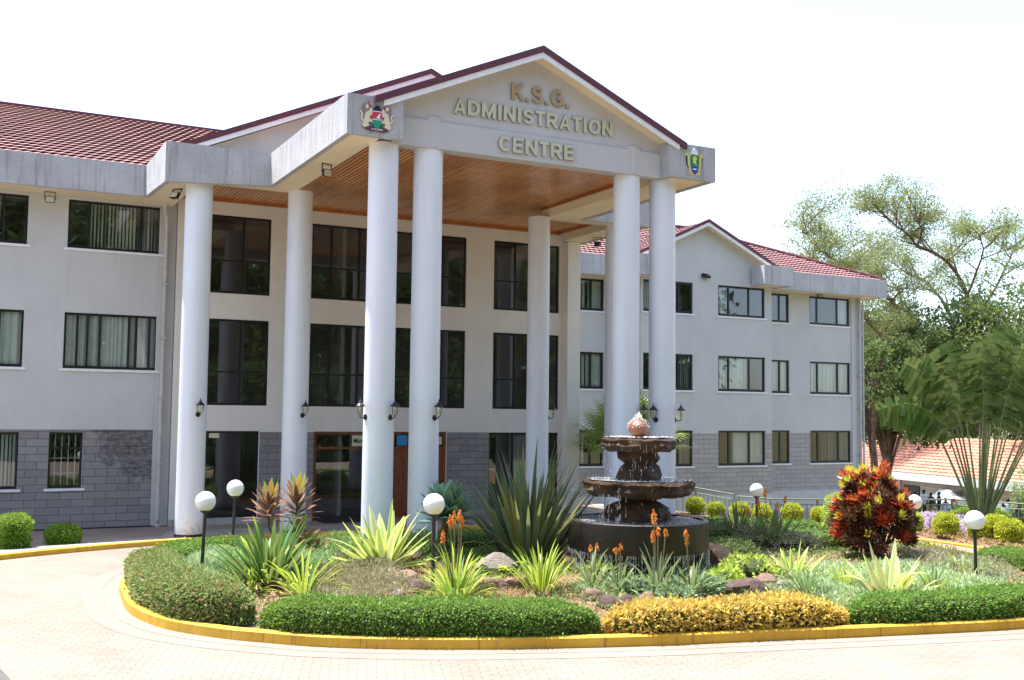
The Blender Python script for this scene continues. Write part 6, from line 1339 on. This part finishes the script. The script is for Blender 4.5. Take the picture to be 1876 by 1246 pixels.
def car(loc, rz, paintm, label, second=None):
    t = thing('parked_car', label, 'car', loc, None, rz)
    prof = [(-2.1,.35),(-2.15,.75),(-1.95,.98),(-1.1,1.05),(-.45,1.45),(1.25,1.48),(1.95,1.05),(2.15,.98),(2.18,.45),(2.1,.30)]
    mb = MB(); n = len(prof); ys_ = [(-.86, .90, .97), (-.80, 1, 1), (.80, 1, 1), (.86, .90, .97)]; rows = []
    for y, kx, kz in ys_: rows.append([(x*(.98 if abs(y) > .82 else 1), y*(1 if z < 1.06 else .82), z*kz if z > 1 else z) for x, z in prof]+[(prof[0][0]*(.98 if abs(y) > .82 else 1), y, prof[0][1])])
    mb.grid(rows); mb.face(rows[0][:-1]); mb.face(rows[-1][:-1]); smooth_angle(mb.build('body', M[paintm], t, world=False), 35)
    for yy in (-.722, .722): MB().prism([(-.95,1.06),(-.42,1.38),(1.15,1.40),(1.6,1.08)], yy-.01, yy+.01).build('side_window', M['glass_dark'], t, world=False)
    MB().hexa([(1.30,-.6,1.44),(1.93,-.66,1.10),(1.93,.66,1.10),(1.30,.6,1.44),(1.32,-.6,1.47),(1.97,-.66,1.12),(1.97,.66,1.12),(1.32,.6,1.47)]).build('rear_window', M['glass_dark'], t, world=False)
    MB().hexa([(-1.08,-.66,1.07),(-.48,-.6,1.43),(-.48,.6,1.43),(-1.08,.66,1.07),(-1.12,-.66,1.09),(-.52,-.6,1.46),(-.52,.6,1.46),(-1.12,.66,1.09)]).build('windscreen', M['glass_dark'], t, world=False)
    for x in (-1.35, 1.35):
        for y in (-.82, .82):
            w = MB(); w.lathe([(.18,-.1),(.31,-.1),(.33,-.06),(.33,.06),(.31,.1),(.18,.1)], (0,0,0), 20); wv = [(v[0], v[2], v[1]) for v in w.v]; w.v = [(x+a, y+b, .33+c) for a, b, c in wv]; wh = w.build('wheel', M['rubber'], t, world=False); MB().sphere((x, y*1.05, .33), .17, 0, 12, 6, 1.0).build('rim', M['carsilver'], wh, world=False)
    for y in (-.68, .68):
        MB().box(2.10, 2.2, y-.14, y+.14, .72, .98).build('tail_light', M['carred'], t, world=False); MB().sphere((-2.05, y, .72), .14, 0, 14, 8, .7).build('headlight', M['lens'], t, world=False)
    return t
p = at(1744, 918, 76); car((p.x, p.y, -6.45), rad(-120), 'carwhite', 'white car with red tail lights parked before the terracotta roofed building')
car((-1.52, 11.74, -3.60), rad(172), 'carsilver', 'silver car whose corner shows at the bottom left of the picture')
p = at(1835, 920, 72); car((p.x, p.y, -6.45), rad(-100), 'carwhite', 'white car half hidden behind the traveller palm')

# ------------------------------------------------------------------ light, sky, camera
SUN = Vector((-.21, .27, 1)).normalized(); el = math.asin(SUN.z); az = math.atan2(SUN.x, SUN.y)
sl = bpy.data.lights.new('sun', 'SUN'); sl.energy = 3.9; sl.angle = rad(.53); sl.color = (1, .955, .89); so = bpy.data.objects.new('sun', sl); COL.objects.link(so)
so.rotation_euler = (-SUN).to_track_quat('-Z', 'Y').to_euler()
w = bpy.data.worlds.new('World'); sc.world = w; w.use_nodes = True; t = w.node_tree; bg = t.nodes['Background']; sk = t.nodes.new('ShaderNodeTexSky')
sk.sky_type = 'NISHITA'; sk.sun_disc = False; sk.sun_elevation = el; sk.sun_rotation = az; sk.air_density = 1.0; sk.dust_density = 4.5; sk.ozone_density = 1.0; sk.altitude = 1500
hs = t.nodes.new('ShaderNodeHueSaturation'); hs.inputs['Saturation'].default_value = .82; hs.inputs['Value'].default_value = 1.05; t.links.new(sk.outputs[0], hs.inputs['Color']); t.links.new(hs.outputs[0], bg.inputs[0]); bg.inputs[1].default_value = .15
cam = bpy.data.cameras.new('camera'); cam.sensor_width = 36; cam.lens = F/1876*36; cam.clip_end = 3000; cam.clip_start = .1
co_ = bpy.data.objects.new('camera', cam); COL.objects.link(co_); sc.camera = co_
r_, d_, f_ = [Vector(MR[i]) for i in range(3)]
co_.matrix_world = Matrix(((r_.x, -d_.x, -f_.x, 0), (r_.y, -d_.y, -f_.y, 0), (r_.z, -d_.z, -f_.z, 0), (0, 0, 0, 1)))
sc.view_settings.view_transform = 'Standard'; sc.view_settings.look = 'None'; sc.view_settings.gamma = 1; sc.view_settings.exposure = 1.58
sc.cycles.max_bounces = 8; sc.cycles.transparent_max_bounces = 12; sc.cycles.use_denoising = True
